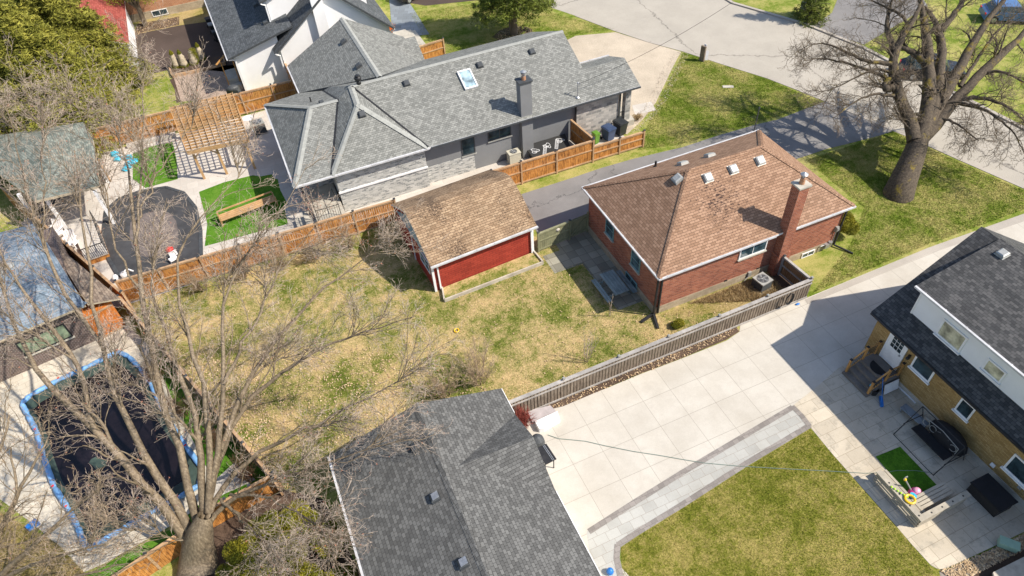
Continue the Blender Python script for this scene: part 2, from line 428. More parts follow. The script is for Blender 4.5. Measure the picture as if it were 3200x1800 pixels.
T['grey_wood'] = wood('weathered_boards', [(0.25, (0.085, 0.062, 0.045)), (0.5, (0.20, 0.155, 0.115)), (0.8, (0.34, 0.285, 0.225))])
T['grey_rail'] = wood('weathered_rails', [(0.2, (0.26, 0.24, 0.22)), (0.8, (0.48, 0.45, 0.42))], along=(.3, .3, .6))
T['green_wood'] = wood('mossy_boards', [(0.2, (0.15, 0.155, 0.085)), (0.8, (0.33, 0.32, 0.19))])
T['brown_wood'] = wood('old_brown_boards', [(0.2, (0.09, 0.05, 0.025)), (0.8, (0.25, 0.15, 0.08))])
T['pale_wood'] = wood('pale_plank', [(0.2, (0.38, 0.34, 0.27)), (0.8, (0.60, 0.54, 0.45))], along=(.2, .2, .6))
T['table_wood'] = wood('silvered_table', [(0.2, (0.13, 0.17, 0.17)), (0.8, (0.30, 0.35, 0.34))], along=(.6, .15, .6))
T['bench_wood'] = wood('taupe_planks', [(0.2, (0.36, 0.32, 0.25)), (0.8, (0.48, 0.43, 0.345))], along=(.3, .3, .3))
T['porch_wood'] = wood('honey_posts', [(0.2, (0.42, 0.20, 0.05)), (0.8, (0.62, 0.34, 0.11))])
T['lawn_back'] = lawn('lawn_back', (0.16, 0.19, 0.03), (0.57, 0.42, 0.21), (0.095, 0.12, 0.02), .025)
T['lawn_front'] = lawn('lawn_front', (0.17, 0.225, 0.026), (0.42, 0.37, 0.13), (0.10, 0.155, 0.012), 0.01)
T['lawn_right'] = lawn('lawn_right', (0.185, 0.195, 0.024), (0.44, 0.355, 0.12), (0.11, 0.13, 0.012), -.02, con=1.1)
T['turf'] = lawn('turf', (0.075, 0.20, 0.012), (0.13, 0.25, 0.03), (0.05, 0.14, 0.01), -.03)
T['straw'] = lawn('straw_grass', (0.26, 0.23, 0.06), (0.44, 0.33, 0.16), (0.15, 0.14, 0.03), .06)
T['road'] = cracked('road_asphalt', (0.41, 0.375, 0.32), (0.10, 0.09, 0.08), .09, True, .1)
T['asphalt'] = cracked('drive_asphalt', (0.225, 0.215, 0.208), (0.05, 0.05, 0.05), .16, True, .2)
T['asphalt_brown'] = cracked('dark_drive', (0.085, 0.062, 0.052), (0.03, 0.03, 0.03), .2, False, .2)
T['gravel'] = cracked('gravel_drive', (0.50, 0.425, 0.33), (0.1, 0.1, 0.1), .2, False, .2, 14)
T['stones'] = cracked('small_stones', (0.33, 0.29, 0.235), (0.1, 0.1, 0.1), .2, False, .5, 9)
T['soil'] = cracked('soil_mulch', (0.105, 0.07, 0.05), (0.1, 0.1, 0.1), .2, False, .5, 14)
T['kerb'] = cracked('kerb_concrete', (0.42, 0.38, 0.33), (0.1, 0.1, 0.1), .2, False, .15, 40)
T['concrete'] = slabs('concrete_drive', (0.52, 0.485, 0.425), (0.27, 0.24, 0.20), 0.0, 1.62, 1.66, .012, 0, .04, stainc=(0.45, 0.415, 0.36))
T['walk'] = slabs('paver_walk', (0.42, 0.415, 0.385), (0.24, 0.20, 0.16), 0.0, .62, .42, .008, .4, .12)
T['walk_edge'] = slabs('paver_edge', (0.27, 0.245, 0.225), (0.15, 0.13, 0.115), 0.0, .3, .22, .008, .5, .2)
T['stamped'] = slabs('stamped_patio', (0.54, 0.475, 0.375), (0.24, 0.20, 0.14), 0.0, .95, .62, .01, .37, .12, stainc=(0.27, 0.245, 0.20))
T['flag'] = slabs('patio_flags', (0.30, 0.285, 0.225), (0.13, 0.11, 0.08), 0.0, .6, .6, .014, .0, .4)
T['pool_deck'] = slabs('pool_deck_pavers', (0.60, 0.545, 0.45), (0.36, 0.31, 0.24), -.25, .62, .4, .012, .5, .12)
T['pink_pavers'] = slabs('pink_pavers', (0.42, 0.32, 0.255), (0.22, 0.16, 0.12), 0.0, .3, .3, .014, .5, .15)
T['pale_patio'] = slabs('pale_patio', (0.55, 0.51, 0.46), (0.36, 0.32, 0.28), 0.0, .8, .8, .008, .5, .08)
T['slate'] = slabs('slate_flags', (0.22, 0.25, 0.28), (0.14, 0.15, 0.16), 0.4, .9, .6, .014, .4, .25)
T['concrete_plain'] = plain('plain_concrete', (0.44, 0.41, 0.35), .85, .18, 1.5, bmp=.006)
T['concrete_dark'] = plain('step_concrete', (0.17, 0.15, 0.13), .85, .2, 1.5, bmp=.006)
T['pool_cover'] = plain('pool_cover', (0.012, 0.009, 0.012), .25, .5, .4)
T['cover_green'] = plain('cover_green', (0.05, 0.075, 0.06), .5, .4, .8)
T['blue_tube'] = plain('blue_tube', (0.17, 0.36, 0.64), .5, .35, 2.5)
T['blue'] = plain('blue_plastic', (0.02, 0.16, 0.5), .4, .2)
T['navy'] = plain('navy_bin', (0.04, 0.065, 0.13), .4, .2)
T['bin_green'] = plain('green_bin', (0.12, 0.26, 0.03), .45, .2)
T['bin_black'] = plain('black_bin', (0.03, 0.033, 0.035), .45, .25)
T['lime'] = plain('lime_plastic', (0.45, 0.75, 0.05), .4, .1)
T['cab_green'] = plain('cabinet_green', (0.28, 0.42, 0.32), .5, .1)
T['cover_slab'] = plain('slab_pinkish', (0.40, 0.36, 0.36), .7, .15)
T['mesh_cover'] = plain('mesh_cover', (0.055, 0.055, 0.058), .7, .3, 1.2)
T['cover_mid'] = plain('mesh_cover_mid', (0.15, 0.125, 0.115), .8, .3, 1.5)
T['cyan'] = plain('cyan_tarp', (0.04, 0.42, 0.60), .4, .3, 6)
T['orange_flower'] = plain('orange_flowers', (0.75, 0.20, 0.03), .7, .3, 12)
T['pink'] = plain('pink_plastic', (0.75, 0.05, 0.28), .35, .15)
T['pale_pink'] = plain('pale_pink_plastic', (0.80, 0.35, 0.50), .35, .1)
T['yellow'] = plain('yellow_plastic', (0.80, 0.50, 0.02), .4, .1)
T['grey_plastic'] = plain('grey_plastic', (0.30, 0.30, 0.28), .5, .15)
T['red'] = plain('red_plastic', (0.70, 0.02, 0.02), .4, .1)
T['ac'] = plain('ac_cream', (0.50, 0.47, 0.38), .5, .1)
T['rattan'] = plain('dark_rattan', (0.025, 0.022, 0.02), .7, .4, 20)
T['canvas'] = plain('black_canvas', (0.012, 0.012, 0.014), .8, .3, 2)
T['burlap'] = plain('burlap', (0.46, 0.39, 0.28), .9, .3, 10, bmp=.01)
T['hose'] = plain('hose_green', (0.16, 0.22, 0.19), .5, .1)
T['wire'] = plain('wire', (0.02, 0.02, 0.02), .6, .1)
T['membrane'] = plain('black_membrane', (0.028, 0.028, 0.028), .6, .2)
T['print'] = plain('white_print', (0.6, 0.6, 0.6), .7, .1)
T['car_black'] = plain('car_black', (0.015, 0.015, 0.018), .15, .2)
T['car_blue'] = plain('car_blue', (0.08, 0.16, 0.33), .2, .1)
T['tyre'] = plain('tyre', (0.02, 0.02, 0.02), .8, .2)
T['bark_tan'] = wood('bark_tan', [(0.25, (0.07, 0.05, 0.032)), (0.5, (0.185, 0.14, 0.09)), (0.75, (0.34, 0.27, 0.18))], along=(1.5, 1.5, .35), fine=.6)
T['bark_dark'] = wood('bark_dark', [(0.2, (0.06, 0.045, 0.033)), (0.8, (0.20, 0.155, 0.11))], along=(1.5, 1.5, .35), fine=.6)
T['twig_tan'] = plain('twig_tan', (0.40, 0.30, 0.20), .85, .45, 2)
T['twig_grey'] = plain('twig_grey', (0.46, 0.37, 0.30), .85, .45, 3)
T['twig_dark'] = plain('twig_dark', (0.20, 0.155, 0.11), .85, .35, 1)
T['twig_red'] = plain('twig_red', (0.24, 0.05, 0.035), .8, .4, 4)
T['bud'] = plain('bud', (0.34, 0.13, 0.08), .8, .3, 4)
T['spruce'] = leafy('spruce', [(0.3, (0.10, 0.11, 0.018)), (0.5, (0.21, 0.205, 0.032)), (0.7, (0.34, 0.31, 0.055))])
T['spruce2'] = leafy('spruce_dark', [(0.3, (0.07, 0.10, 0.018)), (0.7, (0.20, 0.23, 0.035))])
T['cedar_leaf'] = leafy('cedar_leaf', [(0.3, (0.10, 0.115, 0.012)), (0.5, (0.20, 0.20, 0.018)), (0.7, (0.34, 0.29, 0.025))])
T['yellow_leaf'] = leafy('yellow_leaf', [(0.3, (0.14, 0.17, 0.014)), (0.7, (0.36, 0.36, 0.03))])
T['dead_leaf'] = leafy('dead_leaf', [(0.3, (0.36, 0.23, 0.12)), (0.6, (0.56, 0.42, 0.26)), (0.7, (0.68, 0.57, 0.42))], 6)
T['dry_grass'] = leafy('dry_grass', [(0.3, (0.30, 0.20, 0.09)), (0.7, (0.48, 0.36, 0.19))], 4)
# ---------------------------------------------------------------- builders shared by many things
def GX(px, py, x):
    v = (px - 1600) / FPX * CR + (py - 900) / FPX * CD + CF; t = x / v[0]; return Vector((x, t * v[1], CAMH + t * v[2]))
def GY(px, py, y):
    v = (px - 1600) / FPX * CR + (py - 900) / FPX * CD + CF; t = y / v[1]; return Vector((t * v[0], y, CAMH + t * v[2]))
def window(parent, p, d, n, wd, h, frame, pane, nv=1, nh=0, sill=None, fw=.06, name='window', proud=.05):
    """p: lower corner on the wall face, d: along the wall, n: outwards"""
    p = Vector(p); d = Vector(d); n = Vector(n); mb = MB()
    R = Matrix((d, n, Z)).transposed()
    def bx(a0, a1, z0, z1, o0, o1, m=mb):
        m.obox(p + d * (a0 + a1) / 2 + Z * (z0 + z1) / 2 + n * (o0 + o1) / 2, (a1 - a0, o1 - o0, z1 - z0), 0, 0, R)
    bx(0, wd, 0, fw, 0, proud); bx(0, wd, h - fw, h, 0, proud); bx(0, fw, fw, h - fw, 0, proud); bx(wd - fw, wd, fw, h - fw, 0, proud)
    for i in range(nv):
        c = wd * (i + 1) / (nv + 1); bx(c - .02, c + .02, fw, h - fw, 0, proud - .012)
    for i in range(nh):
        c = h * (i + 1) / (nh + 1); bx(fw, wd - fw, c - .015, c + .015, 0, proud - .016)
    o = obj(name, mb, frame, parent)
    g = MB(); bx(fw, wd - fw, fw, h - fw, 0, proud - .028, g); obj('pane', g, pane, o)
    if sill:
        g = MB(); bx(-.06, wd + .06, -.08, -.003, 0, proud + .06, g); obj('sill', g, sill, o)
    return o
def gutter(parent, a, b, m=None, r=.06, name='gutter'):
    mb = MB(); a = Vector(a); b = Vector(b); mb.bar(a, b, .11, .1)
    L = (b - a).length; k = int(L / 1.2)
    for i in range(k + 1):
        c = a.lerp(b, (i + .5) / (k + 1)); mb.obox(c + Z * .052, (.13, .05, .02), math.atan2((b - a).y, (b - a).x) + math.pi / 2)
    return obj(name, mb, m or T['gutter'], parent)
def downspout(parent, pts, m, r=.045):
    mb = MB(); pts = [Vector(p) for p in pts]
    for a, b in zip(pts[:-1], pts[1:]): mb.bar(a, b, r * 2, r * 1.7)
    return obj('downspout', mb, m, parent)
def box_vent(parent, c, slope, s=.42, m=None, up=(0, 1)):
    """square roof vent: base flashing and tapering hood, on a slope rising towards up"""
    c = Vector(c); u = Vector((up[0], up[1], slope)).normalized(); a = Vector((-up[1], up[0], 0)); nn = a.cross(u)
    if nn.z < 0: nn = -nn
    R = Matrix((a, u, nn)).transposed(); mb = MB()
    mb.obox(c + nn * .012, (s * 1.15, s * 1.15, .02), 0, 0, R)
    k = len(mb.V)
    for z_, q in ((.02, .5), (.15, .5), (.2, .36)):
        for x, y in ((-1, -1), (1, -1), (1, 1), (-1, 1)): mb.V.append(c + a * x * q * s + u * y * q * s + nn * z_)
    for j in (0, 4):
        for i in range(4):
            i2 = (i + 1) % 4; mb.F.append((k + j + i, k + j + i2, k + j + 4 + i2, k + j + 4 + i)); mb.I.append(0)
    mb.F.append((k + 8, k + 9, k + 10, k + 11)); mb.I.append(0)
    return obj('roof_vent', mb, m or T['alu'], parent)
def pipe_vent(parent, c, r=.05, h=.35, m=None):
    mb = MB(); c = Vector(c); mb.cyl(c - Z * .1, c + Z * h, r, r, 10); mb.cyl(c - Z * .05, c + Z * .06, r * 2.4, r * 1.2, 12)
    return obj('vent_pipe', mb, m or T['black'], parent)
def caps(parent, lines, m, wd=.3, name='ridge_cap'):
    for q_ in lines: _caps(parent, [q_], m, wd, name)
def _caps(parent, lines, m, wd=.3, name='ridge_cap'):
    """overlapping cap shingles along hips and ridges"""
    mb = MB()
    for a, b, sl in lines:
        a = Vector(a); b = Vector(b); d = (b - a).normalized(); L = (b - a).length; u = d.cross(Z).normalized(); n = int(L / .22)
        for i in range(n):
            p = a + d * (i * L / n); q = a + d * ((i + 1) * L / n + .02); e = Z * .03
            w_ = wd / 2; dn = Z * (-w_ * sl)
            k = len(mb.V)
            mb.V += [p + e + Z * .0, q + e + Z * .012, p + u * w_ + dn + e, q + u * w_ + dn + e + Z * .012, p - u * w_ + dn + e, q - u * w_ + dn + e + Z * .012]
            for f in ((k, k + 1, k + 3, k + 2), (k + 1, k, k + 4, k + 5)): mb.F.append(f); mb.I.append(0)
            # front lip so each cap throws a line of shade
            mb.V += [q + Z * .008, q + u * w_ + dn + Z * .008, q - u * w_ + dn + Z * .008]
            for f in ((k + 1, k + 6, k + 7, k + 3), (k + 6, k + 1, k + 5, k + 8)): mb.F.append(f); mb.I.append(0)
    return obj(name, mb, m, parent)
def board_fence(name, label, a, b, h, boards, rails, posts_at, group=None, cat='fence', bw=.14, gap=.012, rail_side=1, face_h=(.1, .0), cap=True, posth=.12, caps_m=None, kind='flush', parts=True, bmp=.0):
    """posts as parts, board_panel and rails"""
    a = Vector((a[0], a[1], 0)); b = Vector((b[0], b[1], 0)); d = (b - a).normalized(); L = (b - a).length; u = Vector((-d.y, d.x, 0))
    t = thing(name, label, cat, a, group); rz = math.atan2(d.y, d.x)
    mb = MB(); x = 0; i = 0
    while x < L:
        w_ = min(bw, L - x); off = 0 if kind == 'flush' else (.05 if i % 2 else -.05)
        j = rnd.uniform(-.012, .012)
        c = a + d * (x + w_ / 2) + u * (off + rnd.uniform(-.003, .003)); mb.obox(c + Z * ((h - .06 + j + .06) / 2), (w_ - gap, .02, h - .12 + j), rz)
        x += w_ if kind == 'flush' else bw * .62; i += 1
    obj('board_panel', mb, boards, t)
    for zz, s in (((h - .06, .09), (h * .58, .09), (.16, .11)) if kind == 'flush' else ((h - .05, .09), (h - .24, .08), (.12, .1))):
        sd = rail_side * (.035 if kind == 'flush' else .085)
        mr = MB().obox(a + d * L / 2 + u * sd + Z * zz, (L, .045, s), rz)
        if kind != 'flush' and zz < h - .2: obj('rail', mr, rails, t); mr = MB(); mr.obox(a + d * L / 2 - u * sd + Z * zz, (L, .045, s), rz)
        obj('rail', mr, rails, t)
    if cap: obj('top_cap', MB().obox(a + d * L / 2 + Z * (h + .004), (L, .15 if kind == 'flush' else .2, .035), rz), rails, t)
    for f in posts_at:
        c = a + d * f * L; m_ = MB(); m_.obox(c + u * rail_side * .03 + Z * (h + posth) / 2, (.11, .11, h + posth), rz)
        p = obj('post', m_, rails if caps_m is None else boards, t)
        m_ = MB(); q = c + u * rail_side * .03 + Z * (h + posth); m_.obox(q + Z * .02, (.15, .15, .035), rz); m_.obox(q + Z * .05, (.1, .1, .03), rz)
        obj('post_cap', m_, caps_m or T['dark_grey'], p)
    return t

# ---------------------------------------------------------------- THE SETTING
sheet('ground', [(-400, -400), (500, -400), (500, 700), (-400, 700)], T['lawn_front'], 0.0)
# road with kerbs
near_k = [(1560, -160), (1690, -40), (1726, 25), (1800, 50), (1924, 97), (2030, 132), (2134, 160), (2260, 201), (2398, 244), (2490, 280), (2576, 315), (2680, 360), (2792, 408), (2850, 432), (3000, 500), (3200, 588), (3420, 690)]
far_k = [(3480, 560), (3200, 402), (3000, 300), (2850, 228), (2700, 150), (2522, 78), (2400, 42), (2290, 10), (2180, -60), (2080, -170), (1850, -330)]
sheet('road', GP(near_k) + GP(far_k), T['road'], .008)
def kerb(name, pts, side, hk=.14):
    global ORG
    ORG = Vector((0, 0, 0)); mb = MB()
    for a, b in zip(pts[:-1], pts[1:]):
        d = (b - a).normalized(); u = Vector((-d.y, d.x, 0)) * side
        mb.obox((a + b) / 2 + u * .06 + Z * (hk / 2 - .02), ((b - a).length + .02, .3, hk), math.atan2(d.y, d.x))
    o = obj(name, mb, T['kerb']); o['kind'] = 'structure'
kerb('kerb_far', GP(far_k), 1)
kerb('kerb_near', GP(near_k[3:]), 1, .05)
# neighbour's gravel drive
sheet('gravel_drive', GP([(1700, 190), (1740, 140), (1800, 112), (1924, 101), (2030, 134), (2128, 162), (2100, 215), (2078, 262), (2050, 320), (2010, 372), (1960, 420), (1880, 400), (1790, 260)]), T['gravel'], .012)
sheet('asphalt_drive', GP([(2576, 318), (2680, 363), (2790, 410), (2748, 424), (2705, 435), (2640, 452), (2589, 464), (2502, 493), (2300, 560), (2100, 640), (1860, 700), (1690, 762), (1668, 700), (1630, 607), (1792, 555), (1880, 525), (1978, 497), (2134, 460), (2240, 425), (2365, 389), (2430, 374), (2477, 356)]), T['asphalt'], .014)
# concrete drive and surroundings
dr_n = [(3420, 590), (3200, 668), (2900, 775), (2514, 937), (2440, 975), (2373, 1010), (2311, 1037), (2270, 1065), (2133, 1120), (2000, 1170), (1900, 1212), (1760, 1272)]
C_ = [G(3420, 590), G(3200, 668), G(2900, 775), G(2514, 934), Vector((24.9, 18.8, 0)), Vector((20.4, 18.62, 0)), G(2311, 1037), G(2270, 1065), G(2133, 1120), G(2000, 1170), G(1900, 1212), G(1730, 1276)]
drive = C_ + [Vector((6.0, 19.3, 0)), Vector((6.0, 6, 0)), Vector((8.0, 8.6, 0))] + GP([(1833, 1662), (2133, 1474), (2477, 1268), (2560, 1205), (2620, 1150)]) + [Vector((25.0, 12.5, 0)), Vector((25.0, 14.2, 0)), Vector((37, 14.2, 0)), Vector((40, 17, 0))]
sheet('concrete_driveway', drive, T['concrete'], .012)
sheet('driveway_border', GP([(3420, 590), (3200, 668), (2900, 775), (2514, 937), (2524, 950), (2900, 795), (3200, 692), (3420, 612)]), T['kerb'], .02)
sheet('paver_walkway', GP([(1833, 1662), (2133, 1474), (2477, 1268), (2533, 1334), (2330, 1455), (2133, 1582), (1990, 1670), (1928, 1708), (1925, 1745), (1960, 1900), (1880, 1900), (1850, 1780)]), T['walk'], .017)
def strip(name, pts, w_, m, z):
    a = GP(pts); L_ = []; R_ = []
    for i, p in enumerate(a):
        d = (a[min(i + 1, len(a) - 1)] - a[max(i - 1, 0)]).normalized(); u = Vector((-d.y, d.x, 0)) * w_ / 2; L_.append(p + u); R_.append(p - u)
    sheet(name, L_ + R_[::-1], m, z)
strip('walkway_border', [(1840, 1662), (1990, 1566), (2133, 1477), (2300, 1378), (2477, 1273)], .27, T['walk_edge'], .022)
strip('walkway_border', [(2475, 1270), (2505, 1300), (2530, 1333)], .27, T['walk_edge'], .026)
strip('walkway_border', [(2530, 1330), (2330, 1450), (2133, 1577), (1990, 1665), (1930, 1705)], .27, T['walk_edge'], .022)
strip('walkway_border', [(1930, 1702), (1927, 1745), (1960, 1900)], .27, T['walk_edge'], .026)
sheet('right_lawn', GP([(1940, 1712), (1990, 1676), (2133, 1588), (2330, 1462), (2531, 1338), (2600, 1420), (2676, 1504), (2796, 1639), (2850, 1705), (2908, 1770), (2941, 1784), (2960, 2000), (1960, 2000)]), T['lawn_right'], .008)
sheet('stamped_patio', GP([(2477, 1268), (2560, 1203), (2620, 1150)]) + [Vector((25.0, 14, 0)), Vector((25.0, 4.0, 0))] + GP([(3230, 1648), (3100, 1710), (2985, 1764), (2960, 1776), (2941, 1780), (2925, 1776), (2908, 1766), (2850, 1703), (2796, 1639), (2676, 1504), (2600, 1418), (2531, 1334)]), T['stamped'], .016)
sheet('painted_shade', GP([(2990, 1822), (3100, 1765), (3300, 1672), (3400, 1900), (2950, 2000)]), T['soil'], .010)  # cast shadow beyond the gravel, painted as a dark ground sheet in the soil colour
sheet('gravel_strip', GP([(2935, 1786), (2965, 1780), (3100, 1716), (3260, 1640), (3260, 1690), (3100, 1765), (3000, 1820), (2950, 1860)]), T['stones'], .012)
# back garden, garden bed, fence-side strip
sheet('back_lawn', [(-11.3, 36.2), (6, 35.9), (13, 35.85), (13, 31)] + GP([(1665, 740), (1842, 733), (2044, 983), (2440, 835), (2505, 905), (1742, 1225), (1550, 1300), (900, 1600), (560, 1180)]), T['lawn_back'], .006)
sheet('planting_strip', GP([(1745, 1232), (1900, 1172), (2100, 1097), (2300, 1020), (2311, 1036), (2270, 1062), (2133, 1119), (2000, 1169), (1900, 1211), (1760, 1270), (1640, 1300), (1600, 1290)]), T['soil'], .016)
sheet('patio_flags', [(14.2, 29.9), (16.6, 29.9), (16.6, 22.6), (14.9, 22.6), (14.9, 26.9), (13.0, 26.9), (13.0, 28.6), (14.2, 28.6)], T['flag'], .014)
sheet('side_bed', [(16.7, 21.3), (23.0, 21.3), (25.6, 21.3), (25.6, 19.6), (22.2, 19.4), (19, 20.2)], T['straw'], .012)
sheet('brush_soil', [(21.5, 21.3), (25.5, 21.3), (25.5, 19.7), (22.2, 19.5)], T['soil'], .016)
# left property
dk = GP([(-200, 1200), (0, 1112), (330, 985), (395, 1012), (470, 1085), (560, 1195), (640, 1310), (700, 1400), (700, 1520), (600, 1600), (540, 1640), (330, 1760), (260, 1790), (200, 1730), (120, 1650), (0, 1560), (-200, 1500)])
sheet('pool_deck', dk, T['pool_deck'], .014)
sheet('turf_right_of_pool', GP([(470, 1100), (520, 1130), (640, 1290), (760, 1420), (890, 1530), (655, 1640), (520, 1700), (400, 1800), (100, 1900), (320, 1770), (560, 1640), (640, 1560), (655, 1480), (560, 1290)]), T['turf'], .02)
sheet('stone_strip', GP([(640, 1530), (735, 1445), (800, 1500), (700, 1545), (645, 1590)]), T['pale_patio'], .026)
sheet('wild_grass', GP([(-200, 1560), (0, 1600), (180, 1700), (330, 1860), (300, 2000), (-200, 2000)]), T['straw'], .018)
sheet('hedge_soil', GP([(560, 1700), (655, 1650), (880, 1530), (1010, 1560), (1180, 1900), (560, 1900)]), T['soil'], .012)
# grey house's back yard
sheet('rear_patio', [(-12.2, 36.2), (2.4, 36.2), (2.4, 54.5), (-12.4, 54.5), (-15.5, 50), (-18, 48), (-16.2, 45.5)], T['pale_patio'], .008)
sheet('turf_patch', GP([(415, 480), (470, 458), (540, 445), (552, 500), (556, 560), (455, 588), (415, 560)]), T['turf'], .016)
sheet('turf_patch', GP([(622, 600), (700, 570), (790, 548), (868, 560), (900, 700), (640, 770), (648, 700)]), T['turf'], .016)
sheet('turf_patch', GP([(772, 560), (850, 545), (900, 640), (850, 655)]), T['turf'], .02)
sheet('side_passage', [(2.4, 36.2), (12, 36.2), (24, 36.2), (24, 39.2), (2.4, 39.2)], T['pale_patio'], .007)
sheet('pale_walk', GP([(268, 480), (340, 480), (372, 600), (340, 660), (360, 690), (250, 760), (180, 780), (200, 650)]), T['white'] if False else T['pale_patio'], .014)
# top left
sheet('brown_drive', GP([(405, 115), (450, 100), (660, 60), (760, 60), (760, 230), (545, 210), (545, 215), (430, 240), (400, 170)]), T['asphalt_brown'], .012)
sheet('leafy_strip', GP([(410, 110), (440, 60), (660, 20), (660, 66), (560, 80), (450, 102)]), T['straw'], .014)
sheet('leaf_mulch', GP([(418, 112), (430, 75), (560, 52), (560, 78), (450, 100)]), T['soil'], .016)
sheet('pink_patio', GP([(543, 242), (700, 205), (790, 200), (790, 300), (566, 318)]), T['pink_pavers'], .012)
sheet('soil_edge', GP([(530, 250), (543, 242), (566, 318), (552, 322), (546, 280)]), T['soil'], .014)
sheet('fenceside_grass', GP([(405, 240), (528, 222), (545, 325), (400, 360), (395, 300)]), T['lawn_front'], .010)
# top
sheet('flagstone_walk', GP([(1228, 115), (1222, 60), (1215, -20), (1260, -20), (1300, 40), (1342, 108), (1300, 112)]), T['slate'], .02)
sheet('dark_drive', GP([(1270, 8), (1330, 18), (1500, 0), (1500, -60), (1260, -60)]), T['asphalt_brown'], .012)
sheet('far_drive', GP([(2535, 85), (2600, 40), (2640, -60), (2860, -40), (2900, 20), (2700, 140)]), T['asphalt'], .012)
sheet('mulch_ring', [(G(1605, 108).x + 1.9 * math.cos(t * .4) * (1 + .12 * math.sin(t * 3)), G(1605, 108).y + 1.5 * math.sin(t * .4)) for t in range(15)], T['soil'], .012)

# ---------------------------------------------------------------- BUNGALOW
def bungalow():
    t = thing('brick_bungalow', 'red brick bungalow under a hipped brown shingle roof, beside the asphalt drive', 'house', (16.6, 21.4, 0))
    x0, x1, y0, y1, ze = 16.6, 29.2, 21.42, 29.4, 3.3
    mb = MB().box(x0, x1, y0, y1, .55, 3.25); obj('wall', mb, T['red_brick'], t)
    obj('foundation', MB().box(x0 - .03, x1 + .03, y0 - .03, y1 + .03, -.05, .55), T['block'], t)
    a, b, c, d = Vector((16.36, 21.12, ze)), Vector((29.48, 21.12, ze)), Vector((29.48, 29.85, ze)), Vector((16.42, 29.85, ze))
    r0 = Vector((20.7, 25.5, 6.0)); r1 = Vector((25.6, 25.5, 6.0))
    rf = obj('roof', MB().shell([(a, b, r1, r0), (c, d, r0, r1), (d, a, r0), (b, c, r1)], .14), [T['sh_brown'], T['white']], t)
    s = 2.7 / 4.38
    caps(t, [(a, r0, .35), (b, r1, .35), (c, r1, .35), (d, r0, .35), (r0, r1, .55)], T['sh_brown'])
    gutter(t, (16.3, 21.08, 3.25), (23.9, 21.08, 3.25)); gutter(t, (25.1, 21.08, 3.25), (29.5, 21.08, 3.25))
    gutter(t, (16.32, 21.08, 3.25), (16.38, 29.9, 3.25)); gutter(t, (16.35, 29.9, 3.25), (29.5, 29.9, 3.25))
    pl = lambda y: 3.3 + s * (y - 21.12)
    for px, py in ((2211, 556), (2290, 530), (2374, 503)):
        z = 4.9
        for _ in range(30): q = G(px, py, z); z = .5 * z + .5 * pl(q.y)
        box_vent(t, q, s, .5)
    ww = 2.7 / 4.3; z = 4.9
    for _ in range(30): q = G(2118, 560, z); z = .5 * z + .5 * (3.3 + ww * (q.x - 16.4))
    box_vent(t, q, ww, .5, up=(1, 0))
    for px, py in ((2134, 514), (2218, 489)):
        z = 4.9
        for _ in range(30): q = G(px, py, z); z = .5 * z + .5 * (3.3 + s * (29.85 - q.y))
        box_vent(t, q, s, .5, up=(0, -1))
    z = 4
    for _ in range(30): q = G(2048, 521, z); z = .5 * z + .5 * (3.3 + s * (29.85 - q.y))
    pipe_vent(t, q, .07, .4)
    # chimney stack
    m = MB().box(24.42, 25.08, 20.9, 21.5, -.02, 6.45); m.box(24.36, 25.3, 20.93, 21.45, -.01, 1.6)
    ch = obj('chimney', m, T['red_brick'], t)
    obj('chimney_cap', MB().box(24.35, 25.15, 20.83, 21.57, 6.45, 6.55), T['concrete_plain'], ch)
    obj('chimney_pot', MB().cyl((24.75, 21.2, 6.55), (24.75, 21.2, 6.95), .15, .13, 14), T['orange_brick'], ch)
    m = MB().cyl((24.75, 21.2, 6.95), (24.75, 21.2, 7.12), .1, .1, 14); m.cyl((24.75, 21.2, 7.16), (24.75, 21.2, 7.27), .2, .03, 16); m.cyl((24.75, 21.2, 7.1), (24.75, 21.2, 7.16), .2, .2, 16)
    obj('flue_cowl', m, T['metal'], ch)
    # windows, west wall
    W = (0, -1, 0); nW = (-1, 0, 0)
    for (px, py), (qx, qy), f in (((1896, 738), (1915, 672), 1), ((1977, 842), (1997, 778), 1)):
        p = GX(px, py, x0)
    p = GX(1893, 722, x0); window(t, (x0, p.y, p.z - .05), W, nW, .95, 1.2, T['teal'], T['glass_blue'], 0, 1, T['concrete_plain'])
    p = GX(1972, 820, x0); window(t, (x0, p.y, p.z - .05), W, nW, .95, 1.2, T['teal'], T['glass_blue'], 0, 1, T['concrete_plain'])
    p = GX(1958, 868, x0); window(t, (x0 - .03, p.y + .05, .22), W, nW, 1.25, .5, T['teal'], T['glass'], 1, 0, None)
    # south wall
    S = (1, 0, 0); nS = (0, -1, 0)
    p = GY(2306, 812, y0); window(t, (p.x, y0, p.z + .02), S, nS, 1.85, .95, T['white'], T['glass_blue'], 1, 0, T['concrete_plain'], fw=.07)
    p = GY(2500, 808, y0); window(t, (p.x, y0 - .03, p.z), S, nS, .95, .42, T['white'], T['glass'], 1, 0, None)
    for px, py in ((2263, 878), (2364, 840)):
        p = GY(px, py, y0); obj('vent_cover', MB().box(p.x, p.x + .2, y0 - .03, y0 + .02, p.z - .08, p.z + .05), T['black'], t)
    # black downspouts
    downspout(t, [(16.34, 21.12, 3.2), (16.5, 21.36, 2.95), (16.5, 21.36, .12)], T['black'])
    downspout(t, [(16.52, 21.38, .12), (16.2, 20.4, .06)], T['black'], .07); downspout(t, [(16.45, 21.4, .12), (15.6, 21.2, .06)], T['black'], .07)
    downspout(t, [(16.55, 21.1, 3.2), (16.76, 21.34, 2.95), (16.76, 21.34, .12)], T['black'])
    downspout(t, [(29.4, 21.1, 3.2), (29.24, 21.34, 2.9), (29.24, 21.34, .15), (29.8, 20.3, .06)], T['black'])
    # meters by the east end of the south wall
    p = GY(2570, 770, y0)
